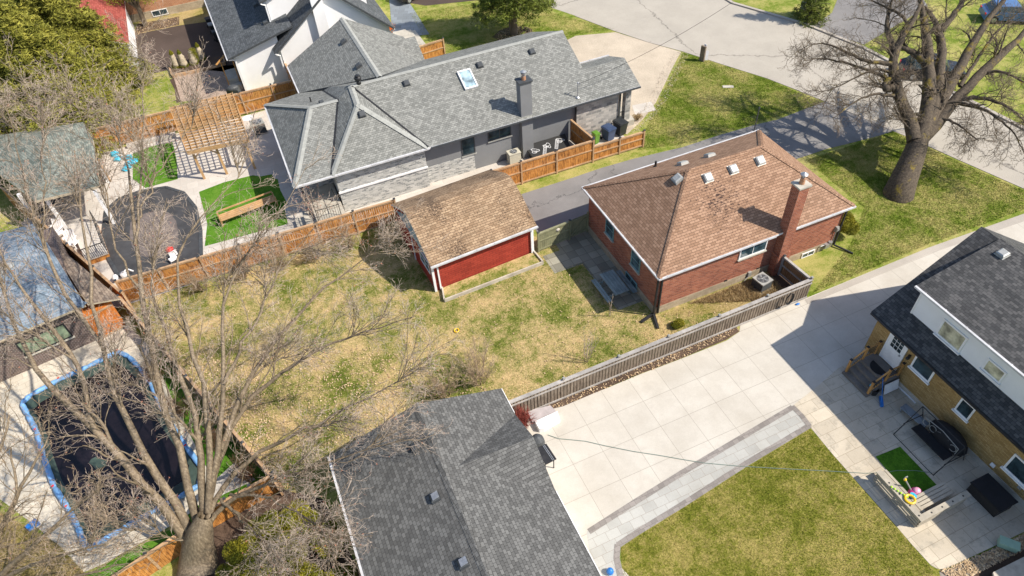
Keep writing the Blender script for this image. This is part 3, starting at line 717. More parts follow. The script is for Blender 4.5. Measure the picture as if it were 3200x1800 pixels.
    m = MB().box(p.x, p.x + .28, y0 - .22, y0 - .03, .25, .55); m.cyl((p.x + .4, y0 - .12, .4), (p.x + .4, y0 - .12, .62), .12, .12, 12); m.tube([(p.x - .3, y0 - .1, .1), (p.x - .3, y0 - .1, .5), (p.x + .4, y0 - .1, .5)], .03)
    obj('gas_meter', m, T['metal'], t)
    m = MB().box(28.9, 29.1, y0 - .14, y0, 1.35, 1.7); m.cyl((29.0, y0 - .14, 1.55), (29.0, y0 - .2, 1.55), .09, .09, 12); m.cyl((29.0, y0 - .07, .3), (29.0, y0 - .07, 1.35), .025, .025, 8)
    obj('electric_meter', m, T['grey_plastic'], t)
    p = GY(2334, 858, y0); m = MB().box(p.x, p.x + .22, y0 - .12, y0, p.z - .1, p.z + .22); m.tube([(p.x + .1, y0 - .06, p.z - .1), (p.x + .1, y0 - .06, .3), (p.x - .25, y0 - .15, .05)], .03)
    obj('isolator_box', m, T['grey_plastic'], t)
    # mast on the north eave with its stay line
    b_ = G(2347, 418, 2.95)
    m = MB().cyl((b_.x, 29.95, 2.6), (b_.x, 29.95, 5.0), .035, .035, 8); m.cyl((b_.x, 29.95, 5.0), (b_.x, 29.95, 5.12), .07, .02, 8)
    obj('service_mast', m, T['dark_grey'], t)
bungalow()

# ---------------------------------------------------------------- GREY HOUSE
def grey_house():
    t = thing('grey_house', 'long grey shingled house with stucco and brick walls and a white skylight', 'house', (12, 44, 0))
    ze = 3.4; yE = 38.25
    obj('wall', MB().box(2.9, 9.05, 38.62, 49.2, -.05, 3.33).box(.9, 2.9, 41.0, 49.2, -.05, 3.33), T['grey_brick'], t)
    obj('stucco_wall', MB().box(9.05, 20.6, 38.95, 49.2, -.05, 3.33).box(3.1, 12.2, 49.2, 54.0, -.05, 3.33), T['stucco_grey'], t)
    obj('stone_wall', MB().box(20.6, 24.1, 38.8, 42.1, -.05, 3.33), T['stone'], t)
    obj('brick_base', MB().box(9.05, 12.6, 38.9, 38.96, -.05, 1.35), T['grey_brick'], t)
    obj('brick_band', MB().box(2.85, 9.1, 38.54, 38.62, 1.6, 1.72), T['white'], t)
    # west block A
    A0 = (.3, yE, ze); A1 = (.3, 49.2, ze); pk = (3.0, 43.7, 5.35)
    B0 = (2.7, yE, ze); Bp = (5.82, 41.55, 5.88); Bn = (6.02, 44.0, 5.93); B1 = (9.27, yE, ze)
    M1 = (9.27, yE, ze); ME = (22.1, yE, ze); RE = (22.1, 44.0, 5.93); RW = (6.02, 44.0, 5.93)
    NE = (22.1, 49.7, ze)
    v1 = (4.93, 43.7, 5.35)
    planes = [(A0, pk, A1), (A0, B0, v1, pk), (A1, pk, v1, (4.35, 49.7, ze)), (B0, Bp, v1), (Bp, Bn, v1), (v1, RW, (4.35, 49.7, ze)), (B0, B1, Bp), (B1, Bn, Bp),
              (M1, ME, RE, RW), (NE, (4.35, 49.7, ze), RW, RE)]
    roof = obj('roof', MB().shell(planes, .15), [T['sh_grey'], T['white']], t)
    # front porch roof: the main slope carried on to the street end, with its own low ridge
    sl = (5.93 - 3.4) / (44.0 - yE)
    yr = 40.65; zr = 3.4 + sl * (yr - yE)
    F0 = (22.1, yE, ze); F1 = (25.5, yE, ze); F2 = (25.5, yr, zr); F3 = (22.1, yr, zr); F4 = (25.5, 42.8, ze + .2); F5 = (22.1, 42.8, ze + .2)
    obj('porch_roof', MB().shell([(F0, F1, F2, F3), (F4, F5, F3, F2)], .15), [T['sh_grey'], T['white']], t)
    obj('gable', MB().quad([(21.8, 39.0, 3.4), (21.8, 49.0, 3.4), (21.8, 44.0, 5.7)]).quad([(25.2, 38.8, 3.3), (25.2, 42.4, 3.3), (25.2, 40.65, 4.2)]), T['stucco_grey'], t)
    # garage wing C and its lean-to D
    C = [(2.96, 49.55, ze), (2.96, 54.2, ze), (8.04, 54.6, 5.93), (8.14, 44.3, 5.93), (12.8, 49.55, ze), (12.6, 54.2, ze)]
    obj('rear_roof', MB().shell([(C[0], C[3], C[2], C[1]), (C[3], C[4], C[5], C[2])], .15).shell([((9.4, 51.6, 4.5), (12.9, 51.6, 4.5), (12.9, 49.65, 3.42), (9.4, 49.65, 3.42)), ((9.4, 51.6, 4.5), (12.9, 51.6, 4.5), (12.9, 53.7, 3.42), (9.4, 53.7, 3.42))], .15), [T['sh_grey'], T['dark_grey']], t)
    caps(t, [(A0, pk, .3), (A1, pk, .3), (pk, v1, .3), (B0, Bp, .3), (B1, Bp, .3), (Bp, Bn, .4), (RW, RE, .44), (C[3], C[2], .5)], T['cap_grey'], .4)
    for a_, b_ in (((2.7, yE + .05, 3.45), (4.93, 43.7, 5.38)), ((4.35, 49.6, 3.43), (4.93, 43.7, 5.38)), ((9.27, yE, 3.45), (6.07, 43.9, 5.95))): obj('valley_flashing', MB().bar(a_, b_, .12, .03), T['black'], t)
    gutter(t, (.3, yE - .06, 3.33), (9.3, yE - .06, 3.33)); gutter(t, (.24, yE, 3.33), (.24, 49.2, 3.33)); gutter(t, (9.45, yE - .05, 3.32), (25.5, yE - .05, 3.32), T['dark_grey'])
    gutter(t, (22.2, 42.9, 3.6), (25.5, 42.9, 3.6)); gutter(t, (2.9, 49.6, 3.33), (2.9, 54.1, 3.33))
    def on(px, py, f):
        z = 4
        for _ in range(40): q = G(px, py, z); z = .5 * z + .5 * f(q)
        return q
    main = lambda q: 3.4 + sl * (q.y - yE)
    for px, py in ((1270, 262), (1499, 205), (1662, 163)): box_vent(t, on(px, py, main), sl, .42, T['dark_grey'])
    box_vent(t, on(1131, 358, lambda q: 3.4 + 2.48 / (41.55 - yE) * (q.y - yE)), .7, .42, T['dark_grey'])
    c_ = lambda q: 3.4 + 2.53 / 5.13 * (q.x - 2.96)
    for px, py in ((1075, 132), (1122, 207)): box_vent(t, on(px, py, c_), .5, .42, T['dark_grey'], up=(1, 0))
    a_ = lambda q: 3.4 + 1.95 / 5.45 * (q.y - yE) if q.y < 43.7 else 5.35 - 1.95 / 5.5 * (q.y - 43.7)
    box_vent(t, on(1005, 322, a_), .36, .3, T['dark_grey']); pipe_vent(t, on(972, 318, a_)); 
    # turbine ventilator
    q = Vector((6.6, 44.0, 5.93)); m = MB().cyl(q, q + Z * .25, .16, .16, 12); m.ball(q + Z * .42, .26, .26, .2, 14, 6); m.cyl(q + Z * .6, q + Z * .64, .2, .16, 12)
    obj('turbine_vent', m, T['black'], t, smooth=True)
    # skylight on the main slope
    cs = on(1461, 250, main); u = Vector((0, 1, sl)).normalized(); a = Vector((1, 0, 0)); nn = a.cross(u); R = Matrix((a, u, nn)).transposed()
    m = MB()
    for dx, dy, sx, sy in ((-.44, 0, .09, 1.5), (.44, 0, .09, 1.5), (0, -.75, .97, .1), (0, .75, .97, .1)): m.obox(cs + a * dx + u * dy + nn * .08, (sx, sy, .16), 0, 0, R)
    s_ = obj('skylight', m, T['white'], t); obj('pane', MB().obox(cs + nn * .07, (.8, 1.42, .1), 0, 0, R), T['glass_sky'], s_)
    # chimney
    b_ = GY(1640, 365, 38.85); cx = b_.x
    ch = obj('chimney', MB().box(cx - .42, cx + .42, 38.45, 39.1, -.02, 6.0), T['stucco_grey'], t)
    obj('chimney_cap', MB().box(cx - .5, cx + .5, 38.37, 39.18, 6.0, 6.1), T['dark_grey'], ch)
    obj('chimney_pot', MB().cyl((cx, 38.77, 6.1), (cx, 38.77, 6.35), .16, .14, 12), T['orange_brick'], ch)
    m = MB().cyl((cx, 38.77, 6.35), (cx, 38.77, 6.65), .11, .11, 12); m.cyl((cx, 38.77, 6.52), (cx, 38.77, 6.6), .2, .2, 14); m.cyl((cx, 38.77, 6.68), (cx, 38.77, 6.76), .22, .06, 14)
    obj('flue_cowl', m, T['metal'], ch)
    # windows on the south side
    S = (1, 0, 0); nS = (0, -1, 0)
    p = GY(1445, 488, 38.95); window(t, (p.x, 38.95, p.z), S, nS, 1.0, 1.45, T['dark_grey'], T['glass'], 0, 0, T['grey_plastic'], fw=.07)
    p = GY(1526, 442, 38.95); window(t, (p.x, 38.95, p.z), S, nS, 1.75, 1.0, T['dark_grey'], T['glass'], 1, 0, T['grey_plastic'], fw=.07)
    # porch post
    obj('porch_post', MB().box(24.6, 25.05, 38.65, 39.1, .5, 3.35), T['stone'], t)
    obj('porch_post', MB().box(24.12, 24.24, 38.7, 38.82, .5, 3.35), T['dark_grey'], t)
    obj('porch', MB().box(24.1, 25.4, 38.5, 41.9, 0, .5), T['concrete_plain'], t)
    m = MB().bar((24.2, 38.75, 1.3), (24.6, 38.75, 1.3), .05, .05); 
    for i in range(4): m.cyl((24.22 + i * .12, 38.75, .5), (24.22 + i * .12, 38.75, 1.3), .015, n=6)
    obj('porch_railing', m, T['black'], t)
    downspout(t, [(20.55, 38.25, 3.3), (20.55, 38.75, 3.0), (20.55, 38.75, .1)], T['black'])
    # service mast
    q = on(1805, 305, main); m = MB().cyl(q - Z * .2, q + Z * 1.1, .035, n=8); m.cyl(q + Z * .02, q + Z * .1, .16, .05, 10); m.bar(q + Z * .9, q + Z * 1.0 + Vector((.25, .1, 0)), .03, .03); m.ball(q + Z * 1.14, .07)
    obj('service_mast', m, T['metal'], t)
    # rear steps
    m = MB().box(.9, 2.8, 37.2, 41.0, 0, .9).box(.2, .9, 37.4, 39.1, 0, .6).box(-.4, .2, 37.6, 39.1, 0, .3); obj('rear_steps', m, T['concrete_plain'], t)
    m = MB(); 
    for x in (1.0, 2.5): m.cyl((x, 37.3, .9), (x, 37.3, 1.8), .025, n=6); m.bar((x, 37.3, 1.8), (x, 39.1, 1.8), .04, .04)
    m.bar((1.0, 37.3, 1.8), (2.5, 37.3, 1.8), .04, .04)
    for i in range(9): m.cyl((1.1 + i * .16, 37.3, .9), (1.1 + i * .16, 37.3, 1.8), .012, n=5)
    obj('railing', m, T['black'], t)
    m = MB().box(.6, .75, 38.6, 38.75, 0, 3.3); obj('porch_post', m, T['dark_grey'], t)
    return on(1805, 305, main) + Z * 1.05
MAST = grey_house()

# ---------------------------------------------------------------- WHITE HOUSE
def white_house():
    t = thing('white_house', 'two-storey white stucco house with dark grey roofs at the top of the view', 'house', (6, 60, 0))
    m = MB().box(-.8, 3.0, 58.3, 72, -.05, 3.4)
    ya = 57.7
    m.quad([(2.95, ya, -.05), (12.3, ya, -.05), (12.3, ya, 3.05), (7.8, ya, 7.0), (2.95, ya, 3.5)])
    for x, z in ((2.95, 3.5), (12.3, 3.05)): m.quad([(x, ya, -.05), (x, ya, z), (x, 72, z), (x, 72, -.05)])
    m.quad([(-.8, 58.3, 3.35), (3.0, 58.3, 3.35), (3.0, 58.3, 4.3)])
    obj('wall', m, T['stucco_white'], t)
    obj('upper_wall', MB().box(3.1, 11.3, 60.3, 74, 3.2, 6.35), T['stucco_white'], t)
    S_ = T['sh_white_house']
    obj('roof', MB().shell([((-1.25, 57.7, 3.4), (4.4, 57.7, 4.85), (4.4, 74, 4.85), (-1.65, 74, 3.4))], .16), [S_, T['dark_grey']], t)
    k = .5
    obj('gable_roof', MB().shell([((2.4, 57.2, 3.15), (7.8, 57.2, 7.25), (7.8, 64, 7.25), (2.4, 60.3, 3.15)), ((7.8, 57.2, 7.25), (12.7, 57.2, 2.85), (12.7, 64, 2.85), (7.8, 64, 7.25))], .2), [S_, T['dark_grey']], t)
    obj('upper_roof', MB().shell([((2.6, 59.9, 6.3), (7.2, 59.9, 8.4), (7.2, 76, 8.4), (2.6, 76, 6.3)), ((7.2, 59.9, 8.4), (11.8, 59.9, 6.3), (11.8, 76, 6.3), (7.2, 76, 8.4))], .2), [S_, T['dark_grey']], t)
    obj('chimney', MB().box(6.3, 7.25, 57.25, 57.7, -.05, 8.4), T['stucco_white'], t)
    gutter(t, (-1.3, 57.7, 3.33), (-1.7, 74, 3.33)); downspout(t, [(-1.2, 57.75, 3.3), (-.7, 58.1, 3.0), (-.7, 58.1, .1)], T['white'], .06)
    downspout(t, [(2.45, 57.2, 3.1), (2.8, 57.6, 2.7), (2.8, 57.6, .1)], T['white'], .06); downspout(t, [(2.65, 59.9, 6.2), (3.0, 60.2, 5.9), (3.0, 60.2, 4.5)], T['white'], .06)
    downspout(t, [(12.65, 57.2, 2.8), (12.35, 57.6, 2.5), (12.35, 57.6, .1)], T['white'], .05)
    for px, py in ((800, 17), (831, 72)): 
        z = 4
        for _ in range(40): q = G(px, py, z); z = .5 * z + .5 * (3.4 + .2566 * (q.x + 1.3))
        box_vent(t, q, .26, .42, T['dark_grey'], up=(1, 0))
    obj('front_steps', MB().box(12.4, 14.6, 58.9, 61.6, 0, .45).box(12.4, 15.1, 58.4, 61.6, 0, .3).box(12.4, 15.5, 57.9, 61.6, 0, .15), T['concrete_plain'], t)
    m = MB().box(-1.9, -.9, 59.3, 61.2, 0, .9).box(-1.9, -.9, 58.7, 59.3, 0, .55); obj('side_steps', m, T['concrete_plain'], t)
    m = MB().bar((-2.3, 58.9, 2.6), (-1.1, 60.2, 2.9), .1, .08); m.bar((-1.9, 59.2, 2.6), (-1.9, 59.2, 0), .08, .08); m.bar((-.95, 59.2, 2.6), (-.95, 59.2, 0), .08, .08)
    obj('stair_frame', m, T['porch_wood'], t)
white_house()
# ---------------------------------------------------------------- RED SHED / GARAGE
T['cornerb'] = plain('pale_blue_panel', (0.22, 0.33, 0.40), .6, .08)
def red_garage():
    t = thing('red_garage', 'small red sided garage with a worn tan gable roof between the two fences', 'garage', (6.0, 28.75, 0))
    x0, x1, y0, y1 = 6.0, 12.6, 28.75, 34.6
    m = MB().box(x0, x1, y0, y1, -.05, 2.35); m.quad([(x0, y0, 2.35), (x0, y1, 2.35), (x0, 31.7, 3.85)]).quad([(x1, y1, 2.35), (x1, y0, 2.35), (x1, 31.7, 3.85)])
    obj('wall', m, T['red_siding'], t)
    obj('gable_panel', MB().quad([(x0 - .03, y0 + .1, 2.2), (x0 - .03, 31.7, 3.75), (x0 - .03, y1 - .1, 2.2)]), T['cornerb'], t)
    # gently humped old roof
    pr = [(28.42, 2.42), (29.3, 2.92), (30.3, 3.48), (31.1, 3.82), (31.7, 3.95), (32.4, 3.78), (33.6, 3.15), (34.95, 2.4)]
    pl = [[(5.86, a[0], a[1]), (12.78, a[0], a[1]), (12.78, b[0], b[1]), (5.86, b[0], b[1])] for a, b in zip(pr[:-1], pr[1:])]
    obj('roof', MB().shell(pl, .1), [T['sh_tan'], T['white']], t)
    gutter(t, (5.84, 28.36, 2.36), (12.82, 28.36, 2.36))
    for x in (x0, x1): 
        obj('corner_trim', MB().box(x - .07, x + .07, y0 - .05, y0 + .06, 0, 2.15), T['white'], t)
    downspout(t, [(6.3, 28.4, 2.3), (6.3, 28.67, 2.1), (6.3, 28.67, .1)], T['white'])
    downspout(t, [(12.5, 28.4, 2.3), (12.5, 28.67, 2.1), (12.5, 28.67, .1)], T['white'])
    window(t, (x0, 30.7, 1.05), (0, -1, 0), (-1, 0, 0), 1.5, .95, T['white'], T['glass_blue'], 1, 1)
    obj('corner_trim', MB().box(x0 - .06, x0, 31.9, 32.0, 0, 2.4), T['white'], t)
    t.rotation_euler.z = math.radians(3.6)
red_garage()
# raised bed along the shed
m = MB()
a, b, c, d = G(1390, 944), G(1697, 826), Vector((12.62, 29.1, 0)), Vector((6.4, 28.72, 0))
for p, q in ((a, b), (b, c), (d, a)): m.bar(p + Z * .12, q + Z * .12, .09, .26)
t = thing('raised_bed', 'low timber-edged garden bed along the red garage wall', 'garden bed', a)
obj('edging', m, T['pale_wood'], t)
obj('soil', MB().prism([a, b, c, d], -.02, .14), T['lawn_back'], t)

# ---------------------------------------------------------------- GARAGE WITH THE DARK GREY ROOF
def garage():
    t = thing('grey_garage', 'garage with a dark grey cross gabled roof in the bottom foreground', 'garage', (2, 14, 0))
    ze = 2.6; x0, x1, y0, y1 = -2.3, 6.15, 4.0, 18.75; xr = 2.05; zr = 4.0
    obj('wall', MB().box(x0 + .3, x1 - .35, y0 + .3, y1 - .35, -.05, 2.5), T['stucco_white'], t)
    s = (zr - ze) / (x1 - xr)
    gx, gy, hw = 2.65, 15.05, 2.05
    zg = ze + s * (x1 - gx)
    A = (x1, y1, ze); B = (x1, y0, ze); R0 = (xr, y0, zr); R1 = (xr, y1 - .05, zr); C = (x0, y1, ze); D = (x0, y0, ze)
    g0 = (x1, gy + hw, ze); g1 = (x1, gy - hw, ze); gp = (gx, gy, zg); gf = (x1 + .25, gy, zg - .12)
    h0 = (x1 + .25, gy + hw + .1, ze - .12); h1 = (x1 + .25, gy - hw - .1, ze - .12)
    rf = MB().shell([(A, R1, gp, g0), (g1, gp, R0, B), (R1, R0, gp), (C, D, R0, R1), (g0, gp, (x1, gy, zg - .12)), (g1, gp, (x1, gy, zg - .12))], .14)
    obj('roof', rf, [T['sh_garage'], T['white']], t)
    caps(t, [(R0, R1, .4)], T['sh_garage'], .42)
    sl2 = (zr - ze) / (xr - x0)
    for px, py in ((1361, 1557), (1449, 1762), (1300, 1398)):
        z = 3
        for _ in range(40): q = G(px, py, z); z = .5 * z + .5 * (ze + sl2 * (q.x - x0))
        box_vent(t, q, sl2, .36, T['dark_grey'] if px != 1300 else T['dark_grey'], up=(1, 0))
        if px != 1300: obj('vent_lid', MB().obox(q + Z * .235, (.3, .3, .015), 0, 0, Matrix.Rotation(-math.atan(sl2), 3, 'Y')), T['metal'], t.children[-1])
    gutter(t, (x0 - .05, y0, ze - .06), (x0 - .05, y1, ze - .06)); obj('fascia', MB().box(x1, x1 + .03, y0, gy - hw - .15, ze - .16, ze - .02), T['white'], t)
    obj('fascia', MB().box(x1, x1 + .03, gy + hw + .15, y1, ze - .16, ze - .02), T['white'], t)
garage()

# ---------------------------------------------------------------- YELLOW BRICK HOUSE
def yellow_house():
    t = thing('yellow_brick_house', 'yellow brick house with a white dormer under dark shingles, beside the patio', 'house', (25, 9, 0))
    xw = 25.0; ye = 14.3; ys = -6
    obj('wall', MB().box(xw, 35.2, ys, ye, .35, 2.95), T['yellow_brick'], t)
    obj('foundation', MB().box(xw - .03, 35.2, ys, ye + .03, -.05, .35), T['concrete_plain'], t)
    obj('gable', MB().quad([(xw, ye, 2.9), (35.2, ye, 2.9), (30.1, ye, 6.2)]), T['stucco_blue'], t)
    e0 = (24.75, 14.65, 3.0); r0 = (30.1, 14.65, 6.5); e1 = (24.75, ys - .5, 3.0); r1 = (30.1, ys - .5, 6.5); f0 = (35.5, 14.65, 3.0); f1 = (35.5, ys - .5, 3.0)
    s = 3.5 / 5.35
    obj('roof', MB().shell([(e0, r0, r1, e1), (f0, f1, r1, r0)], .16), [T['sh_dark'], T['black']], t)
    xd = 25.75; zb = 3 + s * (xd - 24.75) - .03; yd = 13.4
    m = MB().quad([(xd, ys, zb), (xd, ys, 5.45), (xd, yd, 5.45), (xd, yd, zb)])
    m.quad([(xd, yd, zb), (xd, yd, 5.45), (28.6, yd, 5.9)])
    obj('dormer_wall', m, T['stucco_blue'], t)
    d0 = (25.4, 13.6, 5.55); d1 = (30.1, 13.6, 6.58); d2 = (25.4, ys - .4, 5.55); d3 = (30.1, ys - .4, 6.58)
    obj('dormer_roof', MB().shell([(d0, d1, d3, d2)], .14), [T['sh_dark'], T['brownf']], t)
    gutter(t, (25.34, ys, 5.5), (25.34, 13.6, 5.5), T['gutter']); gutter(t, (24.7, ys, 2.93), (24.7, 14.6, 2.93), T['black'])
    obj('corner_trim', MB().box(xd - .03, xd + .02, yd - .06, yd + .02, zb, 5.45), T['white'], t)
    q = G(3128, 802, 6.3); box_vent(t, (q.x, q.y, 5.55 + .219 * (q.x - 25.4)), .22, .42, T['alu'], up=(1, 0))
    Wd = (0, -1, 0); nW = (-1, 0, 0)
    # dormer windows with pale blinds
    p = GX(2925, 1040, xd); window(t, (xd, p.y, p.z), Wd, nW, 1.35, 1.05, T['white'], T['glass_pale'], 0, 0, T['white'], fw=.09)
    p = GX(3068, 1150, xd); window(t, (xd, p.y, p.z), Wd, nW, .95, .75, T['white'], T['glass_pale'], 0, 0, T['white'], fw=.08)
    # brick wall windows
    p = GX(2845, 1143, xw); window(t, (xw, p.y, p.z), Wd, nW, 1.15, 1.15, T['white'], T['glass'], 0, 0, T['white'], fw=.09)
    p = GX(2983, 1277, xw); window(t, (xw, p.y, p.z), Wd, nW, .75, .95, T['white'], T['glass'], 0, 0, T['white'], fw=.08)
    p = GX(3136, 1458, xw); window(t, (xw, p.y, p.z), Wd, nW, 1.6, 1.15, T['white'], T['glass'], 0, 0, T['white'], fw=.09)
    p = GX(2800, 1219, xw); window(t, (xw - .03, p.y, p.z), Wd, nW, 1.15, .42, T['white'], T['glass'], 0, 0, None, fw=.06)
    # side door with a small paned light
    y1_ = 13.3; h0 = .78; R = Matrix(((0, -1, 0), (-1, 0, 0), (0, 0, 1)))
    door = obj('door', MB().box(xw - .05, xw, y1_ - .95, y1_, h0, h0 + 2.02), T['white'], t)
    m = MB().box(xw - .07, xw, y1_, y1_ + .09, h0, h0 + 2.12).box(xw - .07, xw, y1_ - 1.04, y1_ - .95, h0, h0 + 2.12).box(xw - .07, xw, y1_ - .95, y1_, h0 + 2.03, h0 + 2.12)
    obj('door_frame', m, T['white'], door)
    m = MB()
    for i in range(3):
        for j in range(3): m.box(xw - .06, xw - .045, y1_ - .8 + i * .22, y1_ - .61 + i * .22, h0 + 1.1 + j * .27, h0 + 1.33 + j * .27)
    obj('pane', m, T['glass'], door)
    obj('handle', MB().box(xw - .1, xw - .05, y1_ - .89, y1_ - .80, h0 + .95, h0 + 1.05), T['metal'], door)
    m = MB().box(xw - .12, xw, 11.98, 12.08, 2.0, 2.3).ball((xw - .14, 12.03, 2.12), .09); obj('wall_lamp', m, T['black'], t)
    m = MB().box(xw - .05, xw, 8.1, 8.28, 2.55, 2.7); obj('vent_cover', m, T['metal'], t)
    m = MB().box(xw - .06, xw, 6.35, 6.55, .55, .75); obj('vent_cover', m, T['white'], t)
    m = MB().box(xw - .08, xw, 4.7, 4.9, .8, 1.0).box(xw - .08, xw, 5.05, 5.22, .75, .95); obj('outlet_box', m, T['metal'], t)
    # the sunken light well under the steps
    # concrete steps with honey-coloured rails
    m = MB().box(23.95, xw - .06, 11.95, 13.65, .0, .75)
    for i, x in enumerate((23.65, 23.35, 23.05)): m.box(x, x + .3, 11.95, 13.65, 0, .56 - i * .19)
    obj('steps', m, T['concrete_dark'], t)
    obj('access_hatch', MB().obox((24.35, 11.75, .4), (.9, .03, .6), 0, 0, Matrix.Rotation(-.3, 3, 'X')), T['white'], t)
    for yy in (12.03, 13.57):
        m = MB(); rr = []
        for (x, z) in ((24.85, .75), (24.05, .75), (23.2, .19)):
            m.box(x - .05, x + .05, yy - .05, yy + .05, z, z + .95); rr.append(Vector((x, yy, z + .86)))
        for p_, q_ in zip(rr[:-1], rr[1:]): m.bar(p_, q_, .07, .05); m.bar(p_ - Z * .7, q_ - Z * .7, .05, .04)
        r_ = obj('handrail', m, T['porch_wood'], t)
        m = MB()
        for p_, q_ in zip(rr[:-1], rr[1:]):
            for i in range(1, 7): c_ = p_.lerp(q_, i / 7); m.cyl(c_ - Z * .7, c_, .014, n=6)
        for p_ in rr: m.obox(p_ + Z * .11, (.13, .13, .05))
        obj('baluster', m, T['black'], r_)
T['brownf'] = plain('brown_fascia', (0.14, 0.06, 0.05), .5, .2)
yellow_house()

# ---------------------------------------------------------------- LEFT: BLUE-ROOFED HOUSE, LEAN-TO, PAVILION
def blue_house():
    t = thing('blue_roofed_house', 'low dark brick house under a pale blue-grey shingle roof beside the pool', 'house', (-16, 36, 0))
    se = G(266, 953, 3.0); ne = G(110, 698, 3.0); sw = G(-300, 1190, 3.0); nw = G(-400, 830, 3.0)
    pk = G(20, 870, 4.4); pw = G(-300, 960, 4.4)
    obj('roof', MB().shell([(se, ne, pk), (sw, se, pk, pw), (ne, nw, pw, pk)], .14), [T['sh_blue'], T['eaveb']], t)
    caps(t, [(se, pk, .25)], T['sh_blue'], .4)
    u = (se - sw).normalized(); v = Vector((-u.y, u.x, 0)); n_ = -v
    c = se + v * .45 - u * .45; L = 14
    m = MB().prism([c, c - u * L, c - u * L + v * 8, c + v * 8.2], -.05, 2.9); obj('wall', m, T['dark_brick'], t)
    p = G(155, 1092, 1.0)
    k = (p - c).dot(u)
    base = c + u * (k - 1.2)
    window(t, (base.x, base.y, 1.0), u, n_, 2.5, 1.1, T['black'], T['winp'], 2, 0, T['concrete_plain'], fw=.07)
    base = c + u * (k - 5.0); window(t, (base.x, base.y, .9), u, n_, 2.2, 1.2, T['black'], T['winp'], 1, 0, T['concrete_plain'])
    q = G(-5, 860, 4.2); obj('chimney', MB().box(q.x - .45, q.x + .25, q.y - .4, q.y + .5, 3.5, 4.9), T['alu'], t)
    box_vent(t, G(30, 835, 4.15), .25, .4, T['alu'])
T['winp'] = glass('greenish_window', (0.16, 0.20, 0.13), .2)
T['eaveb'] = plain('cream_fascia', (0.50, 0.42, 0.30), .6, .15)
blue_house()
def leanto():
    t = thing('timber_store', 'orange stained timber store with a small brown lean-to roof by the fence corner', 'shed', G(340, 1040))
    A = G(142, 739, 2.75); B = G(376, 933, 2.3); C = G(272, 951, 2.75)
    obj('roof', MB().shell([(A, B, C)], .1), [T['sh_leanto'], T['eaveb']], t)
    a, b = G(315, 1062), G(397, 1018)
    m = MB(); d = (b - a).normalized(); L = (b - a).length; u = Vector((-d.y, d.x, 0)); rz = math.atan2(d.y, d.x)
    a2 = Vector((C.x, C.y, 0)) - u * -.25; 
    for i in range(11):
        w_ = L / 11; m.obox(a + d * (i + .5) * w_ + Z * 1.02, (w_ - .012, .03, 2.0), rz)
    obj('board_panel', m, T['orange_wood'], t)
    m = MB().prism([a + u * .02, b + u * .02, b + u * 2.2, a + u * 2.6], 0, 2.1); obj('wall', m, T['orange_wood'], t)
    m = MB().obox((a + b) / 2 - u * .03 + Z * 1.9, (L, .04, .12), rz).obox((a + b) / 2 - u * .03 + Z * .12, (L, .04, .12), rz); obj('rail', m, T['cedar_rail'], t)
leanto()
def pavilion():
    t = thing('garden_pavilion', 'open pavilion with a grey-green hipped shingle roof and white posts', 'pavilion', (-14, 49, 0))
    z = 3.0; e = [G(108, 628, z), G(311, 580, z), G(290, 435, z), G(263, 435, z), G(259, 381, z), G(0, 422, z), G(-140, 470, z), G(0, 545, z)]
    pk = G(150, 500, 4.0); pk2 = G(120, 440, 4.0)
    pl = [(e[0], e[1], pk), (e[1], e[2], pk), (e[2], e[4], pk2, pk), (e[4], e[5], pk2), (e[5], e[6], pk2), (e[6], e[7], pk, pk2), (e[7], e[0], pk)]
    obj('roof', MB().shell(pl, .18), [T['sh_green'], T['eaveb']], t)
    for px, py in ((143, 690), (298, 600), (60, 610), (280, 470)):
        q = G(px, py, 0) if px == 143 else G(px, py, 2.8)
        if px == 143: q = Vector((-14.9, 45.75, 0))
        obj('post', MB().box(q.x - .1, q.x + .1, q.y - .1, q.y + .1, 0, 2.9), T['white'], t)
    obj('back_wall', MB().prism([Vector((-17.5, 50.2, 0)), Vector((-16.6, 48.4, 0)), Vector((-13, 52.5, 0)), Vector((-13.2, 53.4, 0))], 0, 2.8), T['dark_grey'], t)
pavilion()

